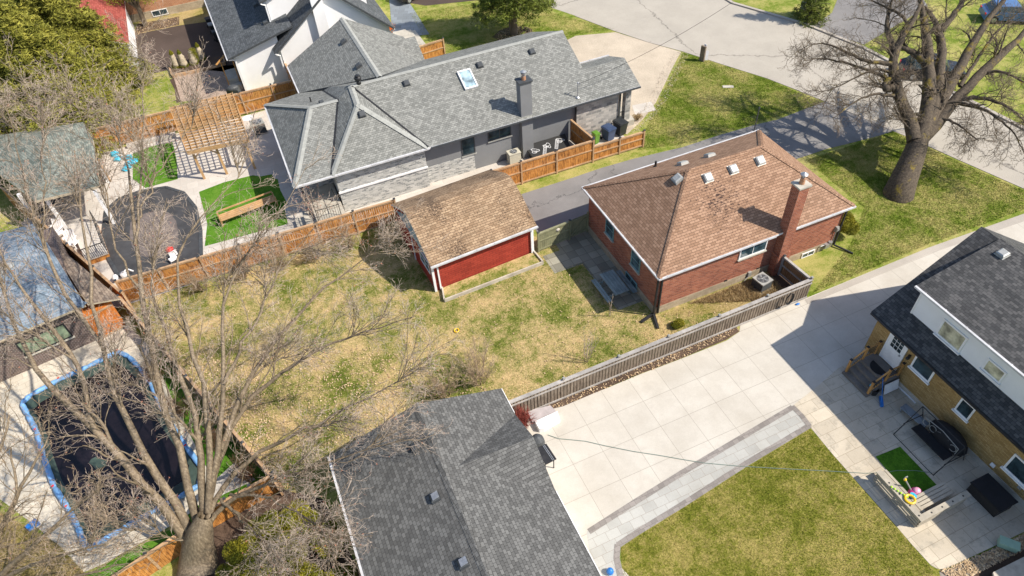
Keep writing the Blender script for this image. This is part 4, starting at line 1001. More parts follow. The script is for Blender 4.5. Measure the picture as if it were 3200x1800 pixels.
# ---------------------------------------------------------------- RED-ROOFED SHED and BRICK HOUSE at the top
def top_left():
    t = thing('red_roofed_garage', 'white rendered garage with a red roof half hidden behind the big spruce', 'garage', G(420, 240))
    A = G(404, 137, 2.6); B = G(375, 10, 2.6)
    b0 = G(444, 237); a = Vector((b0.x, b0.y, 0))
    x1 = A.x; y0 = A.y; 
    obj('wall', MB().box(x1 - 6.5, x1 - .2, y0 + .35, y0 + 10, -.05, 2.55), T['stucco_white'], t)
    obj('gable', MB().quad([(x1 - 6.5, y0 + .35, 2.5), (x1 - .2, y0 + .35, 2.5), (x1 - 3.3, y0 + .35, 4.0)]), T['stucco_white'], t)
    obj('roof', MB().shell([((x1, y0, 2.6), (x1, y0 + 10.5, 2.6), (x1 - 3.35, y0 + 10.5, 4.1), (x1 - 3.35, y0, 4.1)), ((x1 - 3.35, y0, 4.1), (x1 - 3.35, y0 + 10.5, 4.1), (x1 - 6.7, y0 + 10.5, 2.6), (x1 - 6.7, y0, 2.6))], .12), [T['sh_red'], T['white']], t)
    t = thing('orange_brick_house', 'orange brick house wall with a cream foundation beyond the dark drive', 'house', G(560, 30))
    a = G(550, 41); 
    obj('wall', MB().box(a.x - 6, a.x + 12, a.y, a.y + 8, .75, 3.2), T['orange_brick'], t)
    obj('foundation', MB().box(a.x - 6, a.x + 12, a.y - .05, a.y + 8, -.05, .75), T['block'], t)
    obj('roof', MB().shell([((a.x - 6.5, a.y - .5, 3.2), (a.x + 12.5, a.y - .5, 3.2), (a.x + 9, a.y + 4, 5.2), (a.x - 3, a.y + 4, 5.2))], .15), [T['sh_dark'], T['white']], t)
    p = GY(478, 50, a.y); window(t, (p.x, a.y - .05, .12), (1, 0, 0), (0, -1, 0), 1.5, .6, T['white'], T['glass'], 1, 0)
top_left()

# ---------------------------------------------------------------- FENCES
CE, RA = T['cedar'], T['cedar_rail']
board_fence('cedar_fence', 'long cedar board fence behind the grey house, running along the back lawn', (-11.2, 36.3), (5.9, 35.95), 1.85, CE, RA, [0, .14, .28, .42, .56, .7, .84, 1], rail_side=-1)
board_fence('cedar_fence', 'taller cedar board fence between the grey wall and the asphalt drive', (12.0, 35.85), (20.4, 35.8), 1.85, CE, RA, [.08, .34, .66, 1], rail_side=-1)
board_fence('cedar_fence', 'lower cedar board fence in front of the wheeled bins', (20.4, 35.8), (24.5, 35.75), 1.3, CE, RA, [.52, 1], rail_side=-1)
board_fence('cedar_fence', 'short cedar fence wing running from the street-side fence to the grey wall', (20.5, 35.9), (20.2, 38.85), 1.85, CE, RA, [0], rail_side=1)
board_fence('cedar_fence', 'cedar fence along the far side of the garden with the pergola', (-13.6, 54.9), (2.9, 54.6), 1.9, CE, RA, [0, .15, .3, .45, .6, .75, .9], rail_side=-1)
board_fence('cedar_fence', 'short cedar fence closing the gap beside the white house', (3.1, 54.9), (3.0, 57.9), 1.9, CE, RA, [0, 1])
board_fence('cedar_fence', 'cedar fence panel standing between the grey roof and the spruce lawn', (13.6, 55.2), (16.3, 55.5), 1.7, CE, RA, [.12, 1], rail_side=-1)
board_fence('cedar_fence', 'stepped cedar fence beside the grey pavilion roof', (-11.9, 50.2), (-13.6, 54.9), 1.9, CE, RA, [0, 1])
board_fence('cedar_fence', 'slanting cedar fence between the pavilion garden and the blue-roofed house', (-18.5, 50.5), (-10.95, 35.2), 1.8, CE, RA, [0, .2, .4, .6, .8, 1])
BR = T['brown_wood']
board_fence('brown_fence', 'old brown board fence between the back lawn and the pool garden', (-11.2, 35.3), G(885, 1545), 1.5, BR, T['cedar_rail'], [0, .17, .34, .5, .67, .84, 1], rail_side=-1)
board_fence('brown_fence', 'brown board fence between the artificial turf and the cedar hedge', G(885, 1530), G(660, 1655), 1.5, T['cedar'], T['cedar_rail'], [0, .33, .66, 1], rail_side=-1)
board_fence('brown_fence', 'brown board fence beyond the big tree trunk at the bottom edge', G(620, 1700), G(380, 1860), 1.5, T['cedar'], T['cedar_rail'], [0, .5, 1], rail_side=-1)
GW, GR = T['grey_wood'], T['grey_rail']
board_fence('picket_fence', 'weathered grey shadow-board fence between the lawn and the concrete drive', (6.25, 18.55), (24.95, 18.72), 1.5, GW, GR, [0, .17, .34, .5, .67, .84, 1], kind='shadow', bw=.15, caps_m=T['grey_plastic'], posth=.1)
board_fence('picket_fence', 'short weathered fence wing running back to the brick chimney', (24.95, 18.85), (24.8, 20.85), 1.45, T['brown_wood'], GR, [1])
board_fence('green_fence', 'greenish mossy board fence between the red garage and the bungalow', (12.95, 29.1), (15.2, 29.25), 1.5, T['green_wood'], T['green_wood'], [0, 1], rail_side=-1)
t = thing('garden_gate', 'mossy wooden gate with a diagonal brace against the bungalow wall', 'gate', (15.9, 29.3, 0))
m = MB()
for i in range(10): m.obox((15.2 + i * .13 + .06, 29.3 + i * .012, .78), (.12, .02, 1.45), .09)
obj('board_panel', m, T['green_wood'], t)
m = MB().bar((15.25, 29.24, 1.4), (16.5, 29.36, 1.4), .04, .09).bar((15.25, 29.24, .25), (16.5, 29.36, .25), .04, .09).bar((15.25, 29.22, .25), (16.5, 29.34, 1.4), .03, .09)
obj('brace', m, T['green_wood'], t)
obj('post', MB().box(16.48, 16.58, 29.3, 29.4, 0, 1.7), T['green_wood'], t)
# ---------------------------------------------------------------- TREES
def resample(pts, rad, n):
    pts = np.array([tuple(p) for p in pts], dtype=float); rad = np.array(rad, dtype=float)
    d = np.r_[0, np.cumsum(np.linalg.norm(np.diff(pts, axis=0), axis=1))]; t = np.linspace(0, d[-1], n)
    # smooth the corners a little
    q = np.stack([np.interp(t, d, pts[:, i]) for i in range(3)], 1)
    for _ in range(2): q[1:-1] = q[1:-1] * .5 + (q[:-2] + q[2:]) * .25
    return q, np.interp(t, d, rad)
def tube_mesh(P_, R_, sides):
    """P_ (K,n,3) centre lines, R_ (K,n) radii -> verts, quads"""
    K, n, _ = P_.shape
    T_ = np.gradient(P_, axis=1); T_ /= np.linalg.norm(T_, axis=2, keepdims=True) + 1e-9
    mt = unit(P_[:, -1] - P_[:, 0])[:, None, :]; ref = np.where(np.abs(mt[:, :, 2:3]) > .75, np.array([1., 0.01, 0]), np.array([0, 0.01, 1.])) + 0 * T_
    U = np.cross(T_, ref); U /= np.linalg.norm(U, axis=2, keepdims=True) + 1e-9; V_ = np.cross(T_, U)
    an = np.arange(sides) * 2 * np.pi / sides
    ring = P_[:, :, None, :] + R_[:, :, None, None] * (np.cos(an)[None, None, :, None] * U[:, :, None, :] + np.sin(an)[None, None, :, None] * V_[:, :, None, :])
    v = ring.reshape(-1, 3)
    k = np.arange(K)[:, None, None] * n * sides; j = np.arange(n - 1)[None, :, None] * sides; i = np.arange(sides)[None, None, :]; i2 = (i + 1) % sides
    f = np.stack([k + j + i, k + j + i2, k + j + sides + i2, k + j + sides + i], -1).reshape(-1, 4)
    return v, f
def merge(parts):
    vs, fs, o = [], [], 0
    for v, f in parts: vs.append(v); fs.append(f + o); o += len(v)
    return np.concatenate(vs), np.concatenate(fs)
def unit(a): return a / (np.linalg.norm(a, axis=-1, keepdims=True) + 1e-9)
def grow(P_, R_, per, t0, lo, hi, spread, up, n, wig, rr, rmin, taper=.35, grav=0.0, fwd=1.0, rs=0):
    """children along every parent centre line"""
    K, m, _ = P_.shape; N = K * per
    par = np.repeat(np.arange(K), per)
    t = t0 + (1 - t0) * ((np.tile(np.arange(per), K) + rng.random(N)) / per)
    x = t * (m - 1); i = np.minimum(x.astype(int), m - 2); f = (x - i)[:, None]
    base = P_[par, i] * (1 - f) + P_[par, i + 1] * f
    r = R_[par, i] * (1 - f[:, 0]) + R_[par, i + 1] * f[:, 0]
    T_ = unit(P_[par, i + 1] - P_[par, i])
    rand = unit(rng.normal(size=(N, 3))); perp = unit(rand - (rand * T_).sum(1, keepdims=True) * T_)
    D = unit(T_ * fwd + perp * spread * rng.uniform(.6, 1.3, (N, 1)) + np.array([0, 0, up]))
    L = (lo + (hi - lo) * rng.random(N)) * (1 - .45 * t)
    if rs: L = L * np.clip(r / rs, .3, 1.)
    out = np.zeros((N, n, 3)); out[:, 0] = base; cur = D
    for k in range(1, n):
        cur = unit(cur + wig * rng.normal(size=(N, 3)) + np.array([0, 0, grav]))
        out[:, k] = out[:, k - 1] + cur * (L / (n - 1))[:, None]
    r0 = np.maximum(np.minimum(r * rr, r * .8), rmin)
    rad = r0[:, None] * np.linspace(1, taper, n)[None, :]
    return out, np.maximum(rad, rmin * .6)
def bare_tree(name, label, cat, limbs, levels, bark, twig, loc, trunk=None, sides=9, buds=0, bud_mat=None, jitter=.05, group=None, bs=.03, parts=('trunk', 'crown'), lim_k=1.0, fork=None):
    t = thing(name, label, cat, loc, group)
    LP, LR = [], []
    tv = []
    if trunk is not None:
        q, r = resample(*trunk, 14); tv.append(tube_mesh(q[None], r[None], 16))
    for pts, rad in limbs:
        q, r = resample(pts, rad, 16); q[1:] += rng.normal(size=(15, 3)) * jitter * .5
        LP.append(q); LR.append(r * lim_k)
    LP = np.array(LP); LR = np.array(LR)
    if fork:
        fp, fr_ = grow(LP, LR, **fork); LP = np.concatenate([LP, fp]); LR = np.concatenate([LR, fr_])
    tv.append(tube_mesh(LP, LR, sides))
    v, f = merge(tv); o = npmesh(parts[0], v, f, bark, t, smooth=True)
    cur = (LP, LR); out = []; mi = []
    for i, lv in enumerate(levels):
        lv = dict(lv); s = lv.pop('sides', 3)
        cur = grow(*cur, **lv); out.append(tube_mesh(cur[0], cur[1], s)); last = cur; mi.append(np.full(len(out[-1][1]), 0 if i < len(levels) - 2 and len(levels) > 2 else 1))
    v, f = merge(out); npmesh(parts[1], v, f, [bark, twig], t, mi=np.concatenate(mi))
    if buds:
        tip = last[0][:, -1]; sel = rng.random(len(tip)) < buds; tip = tip[sel]
        N = len(tip); a = rng.normal(size=(N, 3, 3)) * bs; v = (tip[:, None, :] + a).reshape(-1, 3); f = np.arange(N * 3).reshape(-1, 3)
        npmesh('buds', v, f, bud_mat or T['bud'], t)
    return t
def L(*a):   # limb given as (px, py, z, r)
    return [G(p[0], p[1], p[2]) for p in a], [p[3] for p in a]
lv_big = [dict(per=8, t0=.15, lo=1.2, hi=4.2, spread=.55, up=.12, n=9, wig=.13, rr=.36, rmin=.02, sides=5),
          dict(per=6, t0=.12, lo=.6, hi=1.9, spread=.7, up=.08, n=6, wig=.18, rr=.5, rmin=.011),
          dict(per=4, t0=.1, lo=.3, hi=.95, spread=.85, up=.06, n=4, wig=.22, rr=.6, rmin=.0075),
          dict(per=2, t0=.2, lo=.15, hi=.42, spread=.9, up=.05, n=3, wig=.2, rr=.7, rmin=.006)]
big = [
 L((605, 1735, .2, .42), (571, 1651, 2, .30), (417, 1477, 4.5, .25), (298, 1348, 6, .22), (209, 1244, 7, .19), (124, 1164, 7.8, .15), (60, 1080, 8.5, .12), (20, 980, 9.3, .09), (-10, 800, 10.5, .05)),
 L((298, 1348, 6, .16), (240, 1120, 8, .13), (128, 989, 9, .11), (75, 906, 9.8, .08), (10, 835, 10.5, .06), (-30, 700, 11.3, .03)),
 L((610, 1730, .3, .40), (590, 1640, 1.9, .30), (536, 1552, 3.2, .26), (427, 1388, 5.2, .21), (377, 1289, 6.2, .18), (348, 1179, 7.3, .15), (318, 1080, 8.2, .13), (302, 998, 8.8, .11), (273, 906, 9.5, .10), (265, 745, 10.6, .08), (252, 620, 11.3, .05), (230, 470, 12, .03)),
 L((318, 1080, 8.2, .12), (220, 960, 9.2, .11), (165, 830, 10, .10), (130, 740, 10.5, .08), (88, 620, 11.3, .06), (55, 470, 12, .04), (20, 330, 12.8, .02)),
 L((130, 740, 10.5, .07), (138, 620, 11.3, .05), (133, 420, 12.3, .03), (105, 300, 13, .015)),
 L((630, 1720, .5, .38), (625, 1600, 2.4, .27), (586, 1457, 3.8, .23), (502, 1279, 5.8, .2), (475, 1130, 7.2, .18), (468, 1047, 7.8, .17), (435, 915, 8.8, .15), (422, 766, 10, .13), (416, 683, 10.6, .1), (405, 560, 11.3, .07), (370, 430, 12, .045), (300, 230, 13.3, .02)),
 L((420, 766, 10, .09), (440, 600, 11.3, .07), (448, 430, 12, .045), (452, 260, 12.8, .03), (440, 110, 13.5, .015)),
 L((418, 700, 10.4, .07), (480, 560, 11.3, .05), (560, 450, 12, .035), (620, 350, 12.7, .015)),
 L((435, 900, 8.9, .08), (350, 760, 10, .06), (330, 600, 11, .045), (300, 480, 11.8, .03), (240, 330, 12.8, .015)),
 L((640, 1640, 1.8, .26), (628, 1450, 4, .22), (612, 1300, 5.8, .18), (560, 1150, 7.3, .14), (520, 1050, 8.1, .11), (470, 930, 9, .07), (480, 780, 10, .04), (520, 640, 10.9, .02)),
 L((650, 1600, 2.4, .23), (655, 1350, 5.2, .18), (640, 1200, 6.7, .15), (610, 1080, 7.8, .12), (560, 950, 8.8, .09), (540, 820, 9.7, .07), (600, 700, 10.5, .05), (700, 600, 11.2, .03), (800, 500, 11.8, .015)),
 L((655, 1560, 2.7, .21), (690, 1350, 5, .17), (700, 1200, 6.4, .14), (688, 1050, 7.6, .11), (700, 900, 8.7, .08), (790, 760, 9.7, .05), (900, 640, 10.5, .03), (960, 520, 11.2, .015)),
 L((660, 1540, 2.8, .2), (720, 1300, 5, .16), (800, 1150, 6.2, .13), (900, 1010, 7.2, .1), (1010, 900, 8.0, .07), (1130, 810, 8.7, .03), (1230, 760, 9.1, .015)),
 L((665, 1500, 3.0, .19), (740, 1280, 4.8, .15), (850, 1180, 5.7, .12), (1000, 1090, 6.6, .08), (1150, 1030, 7.3, .05), (1300, 990, 7.9, .02)),
 L((650, 1620, 2.2, .2), (700, 1500, 3.0, .16), (800, 1420, 3.9, .13), (950, 1340, 4.8, .1), (1100, 1260, 5.6, .06), (1280, 1180, 6.4, .02)),
 L((650, 1640, 2.0, .18), (710, 1560, 2.7, .14), (830, 1510, 3.6, .1), (960, 1470, 4.4, .07), (1110, 1410, 5.2, .04), (1260, 1380, 5.8, .02)),
 L((720, 1545, 2.9, .1), (860, 1560, 3.6, .07), (980, 1630, 4.2, .045), (1060, 1720, 4.8, .02)),
 L((690, 1560, 2.7, .1), (790, 1650, 3.3, .06), (880, 1760, 4.0, .03)),
 L((700, 1200, 6.4, .12), (760, 1080, 7.3, .09), (830, 950, 8.2, .07), (870, 820, 9.1, .04), (950, 740, 9.7, .02)),
 L((612, 1700, .9, .1), (560, 1690, 1.8, .05), (450, 1660, 2.6, .03), (380, 1640, 3.2, .015)),
]
bare_tree('bare_tree', 'huge leafless tree with many fanned trunks beside the covered pool', 'tree', big, lv_big, T['bark_tan'], T['twig_grey'], G(620, 1745),
          trunk=(GP([(622, 1790)], -.1) + [G(620, 1745, .25), G(618, 1700, 1.1), G(628, 1655, 2.0), G(640, 1610, 2.6)], [.95, .8, .66, .5, .3]), buds=.22, bs=.02, lim_k=.7, jitter=.11, fork=dict(per=2, rs=.13, t0=.25, lo=2.2, hi=5, spread=.42, up=.15, n=16, wig=.09, rr=.55, rmin=.03))
# trees rising from below the left edge
corner = [
 L((-120, 1900, 1, .2), (-60, 1750, 3, .15), (20, 1620, 4.5, .1), (90, 1480, 5.8, .06), (160, 1350, 6.8, .02)),
 L((-100, 1900, 1, .18), (0, 1800, 3, .13), (110, 1700, 4.3, .09), (220, 1600, 5.3, .05), (320, 1520, 6, .02)),
 L((-120, 1850, 2, .12), (-60, 1650, 4.5, .1), (-10, 1450, 6.5, .07), (30, 1300, 7.6, .03)),
 L((-60, 1850, 2, .12), (60, 1780, 3.4, .09), (180, 1740, 4.4, .06), (330, 1700, 5.2, .03)),
 L((-80, 1850, 2, .12), (-20, 1700, 3.6, .08), (60, 1560, 5, .06), (30, 1400, 6.4, .03)),
 L((-80, 1880, 2, .12), (80, 1860, 3.0, .08), (230, 1800, 4, .05), (400, 1760, 4.6, .02))]
lv_co = [dict(d) for d in lv_big]; lv_co[0]['per'] = 9; lv_co[1]['per'] = 6
bare_tree('bare_tree', 'tan twiggy leafless tree leaning in at the bottom left corner of the view', 'tree', corner, lv_co, T['bark_tan'], T['twig_tan'], G(-150, 1900), buds=.1, bs=.02)

# the big street tree on the right
def _inv(p):
    v = np.array([p[0], p[1], p[2] - CAMH]); k = v @ CF
    return 1600 + FPX * (v @ CR) / k, 900 + FPX * (v @ CD) / k, p[2] * .68
RT = [
 L((2860, 440, 4.0, .50), (2852, 397, 4.6, .42), (2821, 321, 6.3, .36), (2793, 255, 7.8, .33), (2786, 207, 8.8, .3), (2793, 148, 10, .25), (2845, 86, 11.4, .18), (2883, 20, 12.8, .12), (2892, -80, 14.5, .06)),
 L((2793, 160, 9.8, .2), (2769, 86, 10.8, .15), (2776, 40, 11.8, .11), (2800, -40, 13, .05)),
 L((2786, 200, 9, .16), (2700, 190, 9.4, .11), (2640, 160, 10, .08), (2560, 130, 10.6, .04), (2520, 150, 10.8, .02)),
 L((2793, 255, 7.8, .15), (2730, 225, 8.4, .1), (2640, 195, 9, .07), (2560, 180, 9.6, .04), (2510, 190, 9.8, .02)),
 L((2800, 270, 7.6, .26), (2770, 280, 7.6, .24), (2760, 265, 8.0, .2), (2790, 240, 8.4, .15)),
 L((2795, 300, 7.0, .12), (2740, 290, 7.3, .09), (2680, 310, 7.2, .06), (2630, 350, 6.8, .03), (2600, 370, 6.4, .02)),
 L((2800, 235, 8.2, .12), (2740, 210, 8.7, .08), (2660, 250, 8.3, .05), (2600, 280, 7.9, .03), (2550, 290, 7.6, .02)),
 L((2862, 455, 3.7, .45), (2890, 410, 4.4, .5), (2905, 276, 7, .42), (2900, 207, 8.5, .36), (2902, 138, 10, .28), (2885, 60, 11.7, .2), (2870, -30, 13.5, .1)),
 L((2900, 207, 8.5, .28), (2860, 165, 9.3, .24), (2820, 150, 9.8, .12), (2780, 130, 10.2, .06)),
 L((2862, 455, 3.7, .45), (2900, 400, 4.6, .42), (2935, 240, 7.6, .34), (2945, 155, 9.3, .28), (2941, 97, 10.6, .23), (2914, 52, 11.6, .15), (2890, 17, 12.3, .08)),
 L((2941, 97, 10.6, .2), (3000, 20, 12.2, .16), (3040, -60, 13.8, .08)),
 L((2866, 450, 3.7, .45), (2900, 400, 4.6, .42), (2925, 350, 5.4, .4), (2983, 240, 7.4, .33), (3038, 138, 9.4, .27), (3080, 69, 10.8, .2), (3138, 0, 12.2, .14), (3200, -80, 13.8, .08)),
 L((2866, 450, 3.7, .45), (2920, 395, 4.6, .42), (2983, 310, 6, .33), (3066, 231, 7.4, .3), (3121, 172, 8.6, .27), (3180, 138, 9.4, .2), (3230, 60, 10.8, .12), (3260, 0, 11.8, .05)),
 L((2983, 310, 6, .18), (3050, 305, 6.4, .14), (3103, 310, 6.6, .1), (3172, 345, 6.4, .07), (3220, 400, 5.8, .03)),
 L((2990, 320, 5.8, .16), (3030, 330, 6, .12), (3090, 345, 6, .09), (3172, 414, 5.2, .05), (3200, 480, 4.4, .02)),
 L((3066, 231, 7.4, .12), (3120, 220, 8, .1), (3170, 240, 8, .06), (3240, 280, 7.6, .03)),
 L((3000, 270, 6.8, .14), (3050, 190, 8.2, .1), (3110, 100, 9.8, .06), (3180, 40, 11, .03)),
 L((2905, 380, 4.8, .12), (2960, 370, 5.4, .09), (3010, 400, 5.4, .06), (3060, 440, 5, .03)),
 L((2870, 430, 4.2, .1), (2820, 380, 5.4, .06), (2790, 330, 6.2, .03)),
 L((2845, 86, 11.4, .12), (2810, 40, 12, .1), (2740, 10, 12.4, .05), (2680, -20, 12.8, .03)),
]
RT = [([G(*_inv(p)) for p in a], b) for a, b in RT]
lv_st = [dict(per=10, t0=.18, lo=1.2, hi=3.4, spread=.95, up=.02, n=8, wig=.24, rr=.30, rmin=.022, sides=5),
         dict(per=8, t0=.1, lo=.6, hi=1.7, spread=.95, up=0, n=6, wig=.30, rr=.5, rmin=.013),
         dict(per=5, t0=.1, lo=.35, hi=.9, spread=1.0, up=.0, n=5, wig=.34, rr=.6, rmin=.009, grav=.04),
         dict(per=2, t0=.3, lo=.15, hi=.4, spread=1.0, up=.05, n=3, wig=.3, rr=.7, rmin=.008)]
def mossy():
    m, n, l, b = newmat('bark_mossy'); p = pos(n)
    a = noise(n, l, p, 9, 4); r = ramp(n, [(0.25, (0.03, 0.022, 0.016)), (0.75, (0.135, 0.105, 0.072))]); l.new(a.outputs[0], r.inputs[0])
    k = noise(n, l, p, 1.1, 4, .7); rk = ramp(n, [(0.56, (0, 0, 0)), (0.70, (.8, .8, .8))]); l.new(k.outputs[0], rk.inputs[0])
    l.new(mix(n, l, r.outputs[0], (0.30, 0.22, 0.015), rk.outputs[0]), b.inputs['Base Color']); b.inputs['Roughness'].default_value = .9
    bump(n, l, a.outputs[0], b, .8, .04); return m
T['bark_moss'] = mossy()
bare_tree('street_tree', 'massive gnarled leafless street tree with yellow lichen on its limbs', 'tree', RT, lv_st, T['bark_moss'], T['twig_dark'], G(2830, 605),
          trunk=([G(2808, 606, 0) - Z * .7, G(2808, 604, .1), G(2825, 560, .8), G(2850, 500, 1.7), G(2868, 450, 2.5), G(2882, 410, 3.1)], [1.2, .95, .82, .72, .62, .45]), sides=10)
# shrubs and saplings
def shrub(name, label, cat, c, h, w_, stems, lv, twig, group=None, lean=(0, 0), buds=0, bs=.02):
    limbs = []
    for i in range(stems):
        a = rnd.uniform(0, 6.28); q = rnd.uniform(.25, 1) * w_; hh = h * rnd.uniform(.7, 1.1)
        b_ = Vector((c[0] + .15 * w_ * math.cos(a), c[1] + .15 * w_ * math.sin(a), 0)); e = Vector((c[0] + q * math.cos(a) + lean[0] * hh, c[1] + q * math.sin(a) + lean[1] * hh, hh))
        m_ = b_.lerp(e, .5) + Z * .12 * hh; limbs.append(([b_, m_, e], [.016, .011, .005]))
    return bare_tree(name, label, cat, limbs, lv, twig, twig, Vector((c[0], c[1], 0)), sides=4, jitter=.03, group=group, parts=('stems', 'twigs'), buds=buds, bs=bs)
lv_sh = [dict(per=10, t0=.15, lo=.35, hi=.9, spread=.6, up=.25, n=5, wig=.15, rr=.7, rmin=.0065), dict(per=6, t0=.15, lo=.15, hi=.42, spread=.7, up=.15, n=3, wig=.2, rr=.7, rmin=.0055)]
c = G(1500, 1190); shrub('bare_shrub', 'wide spreading tan leafless shrub on the lawn by the dark garage roof', 'shrub', c, 2.0, 1.9, 26, lv_sh, T['twig_tan'])
c = G(1390, 1235); shrub('bare_shrub', 'lower leafless shrub hugging the edge of the dark garage roof', 'shrub', c, 1.5, 1.4, 18, lv_sh, T['twig_tan'])
c = G(1830, 1130); shrub('sapling', 'thin upright sapling with bare whips near the grey fence', 'sapling', c, 2.6, .8, 7, lv_sh[:1], T['twig_grey'])
c = G(1905, 985); shrub('sapling', 'two forked bare whips standing in front of the picnic table', 'sapling', c, 2.2, .6, 3, [dict(per=3, t0=.4, lo=.2, hi=.5, spread=.5, up=.3, n=3, wig=.1, rr=.7, rmin=.008)], T['twig_grey'])
c = G(1645, 1300); shrub('red_bush', 'dark red twiggy bush at the end of the grey picket fence', 'shrub', (6.75, 17.9), .9, .45, 40, lv_sh, T['twig_red'])
for i, (px, py) in enumerate(((640, 905), (760, 870), (880, 840), (985, 815), (1090, 780))):
    c = G(px, py); shrub('fence_shrub', ['reddish leafless shrub at the left end of the cedar fence behind the big tree', 'reddish leafless shrub second along the cedar fence from the left', 'reddish leafless shrub in the middle of the row along the cedar fence', 'reddish leafless shrub second from the red garage along the cedar fence', 'reddish leafless shrub nearest the red garage on the cedar fence'][i], 'shrub', c, 1.5, 1.1, 18, lv_sh, T['twig_tan'], group='leafless shrubs along the cedar fence')
for i, (px, py) in enumerate(((500, 1190), (580, 1300), (680, 1400), (780, 1500))):
    c = G(px, py); shrub('fence_shrub', ['dry brown shrub by the fence at the top corner of the pool', 'dry brown shrub by the fence beside the blue pool edge', 'dry brown shrub against the brown fence near the pale stone strip', 'dry brown shrub at the lowest corner of the brown fence'][i], 'shrub', c, 1.4, .8, 16, lv_sh, T['brown_wood'], group='dry shrubs along the brown fence')
c = G(1150, 800); shrub('sapling', 'young leafless tree with pink buds beside the red garage gable', 'sapling', c, 2.2, .6, 3, [dict(per=4, t0=.4, lo=.3, hi=.8, spread=.7, up=.3, n=5, wig=.15, rr=.7, rmin=.012), dict(per=3, t0=.4, lo=.1, hi=.25, spread=.8, up=.3, n=3, wig=.15, rr=.8, rmin=.01)], T['twig_grey'], buds=.9, bs=.035)
c = (1.0, 38.2); shrub('sapling', 'young leafless tree with orange buds in front of the rear porch steps', 'sapling', c, 3.4, 1.3, 9, [dict(per=9, t0=.3, lo=.4, hi=1.0, spread=.7, up=.3, n=5, wig=.15, rr=.7, rmin=.012), dict(per=4, t0=.4, lo=.1, hi=.3, spread=.8, up=.3, n=3, wig=.15, rr=.8, rmin=.009)], T['twig_grey'], buds=.7, bs=.03)

# evergreens
def needles(C_, N, s, flat=.5, elong=2.2):
    """small drooping tufts: N triangles round each centre set"""
    M_ = len(C_); tri = rng.normal(size=(M_, 3, 3)); d = unit(rng.normal(size=(M_, 1, 3)) * np.array([1, 1, flat])); 
    off = np.array([-1., 0, 1.])[None, :, None] * d * s * elong * .5
    tri = C_[:, None, :] + off + unit(tri) * (s * .42)
    return tri.reshape(-1, 3), np.arange(M_ * 3).reshape(-1, 3)
def conifer(name, label, c, h, r, m, z0=.06, layers=26, per=13, dens=46, droop=.35, s=.16, trunk_r=.28, cat='tree', power=.85, wood_='bark_dark', top=0.0, brsh=True):
    t = thing(name, label, cat, c); c = np.array([c[0], c[1], 0.])
    q, rr = resample([tuple(c + [0, 0, -.1]), tuple(c + [0, 0, h * .5]), tuple(c + [0, 0, h * .98])], [trunk_r, trunk_r * .6, .03], 10)
    v, f = tube_mesh(q[None], rr[None], 10); npmesh('trunk', v, f, T[wood_], t, smooth=True)
    BP, BR, CC = [], [], []
    for i in range(layers):
        u = z0 + (1 - z0) * (i / layers) ** .95; z = h * u
        k = max(4, int(per * (1 - u * .6)))
        for j in range(k):
            a = 6.283 * (j + rng.random()) / k; Lr = r * ((1 - u) ** power + top) * rng.uniform(.72, 1.15) + .15
            zz = z + rng.uniform(-.3, .3) * h / layers * 2
            n_ = 8; tt = np.linspace(0, 1, n_)
            line = np.stack([c[0] + math.cos(a) * Lr * tt, c[1] + math.sin(a) * Lr * tt, zz - droop * Lr * (tt ** 1.3) + .22 * droop * Lr * tt ** 4], 1)
            line[1:] += rng.normal(size=(n_ - 1, 3)) * .04 * Lr
            BP.append(line); BR.append(np.linspace(.035, .008, n_) * (.5 + Lr / r))
            K = max(6, int(dens * Lr / r * 1.0 * (r / 3)))
            tpar = rng.random(K) ** .65; idx = tpar * (n_ - 1); i0 = np.minimum(idx.astype(int), n_ - 2); ff = (idx - i0)[:, None]
            p_ = line[i0] * (1 - ff) + line[i0 + 1] * ff
            wdt = (.10 + .22 * (1 - np.abs(tpar - .55))) * Lr * .55
            side = rng.normal(size=K) * wdt
            p_ = p_ + np.stack([-math.sin(a) * side, math.cos(a) * side, -np.abs(side) * .35 + rng.normal(size=K) * .07], 1)
            CC.append(p_)
    v, f = tube_mesh(np.array(BP), np.array(BR), 4); npmesh('branches', v, f, T[wood_], t)
    P0 = np.concatenate(CC); 
    # tufts: several small triangles round every point
    R_ = 5; P1 = np.repeat(P0, R_, axis=0) + rng.normal(size=(len(P0) * R_, 3)) * s * .55
    v, f = needles(P1, 1, s); npmesh('crown', v, f, m, t)
    return t
conifer('spruce_tree', 'huge yellow-green spruce nearest the cedar fence in the upper left corner', (-14.5, 58.6), 11, 5.6, T['spruce'], layers=32, per=15, dens=95, s=.17, trunk_r=.4, power=.6)
conifer('spruce_tree', 'yellow-green spruce at the far left edge behind the pavilion', (-21.5, 59), 12.5, 5.4, T['spruce'], layers=30, per=14, dens=85, s=.17, trunk_r=.35, power=.6)
conifer('spruce_tree', 'yellow-green spruce against the red roof, at the right of the spruce group', (-13.0, 64.5), 12, 5.6, T['spruce'], layers=30, per=13, dens=85, s=.17, trunk_r=.3, power=.65)
conifer('spruce_tree', 'tallest spruce behind the others, cut off by the top left edge', (-19, 67), 14, 6, T['spruce'], layers=32, per=14, dens=85, s=.18, trunk_r=.4, power=.6)
conifer('spruce_tree', 'tall spruce with a bare lower trunk on the front lawn beyond the long grey roof', G(1605, 105), 13, 4.3, T['spruce2'], z0=.24, layers=26, per=13, dens=70, s=.15, trunk_r=.42)
conifer('spruce_tree', 'dark spruce at the street corner across the road', G(2530, 60), 7, 1.7, T['spruce2'], z0=.06, layers=16, per=9, dens=60, s=.13, trunk_r=.16)
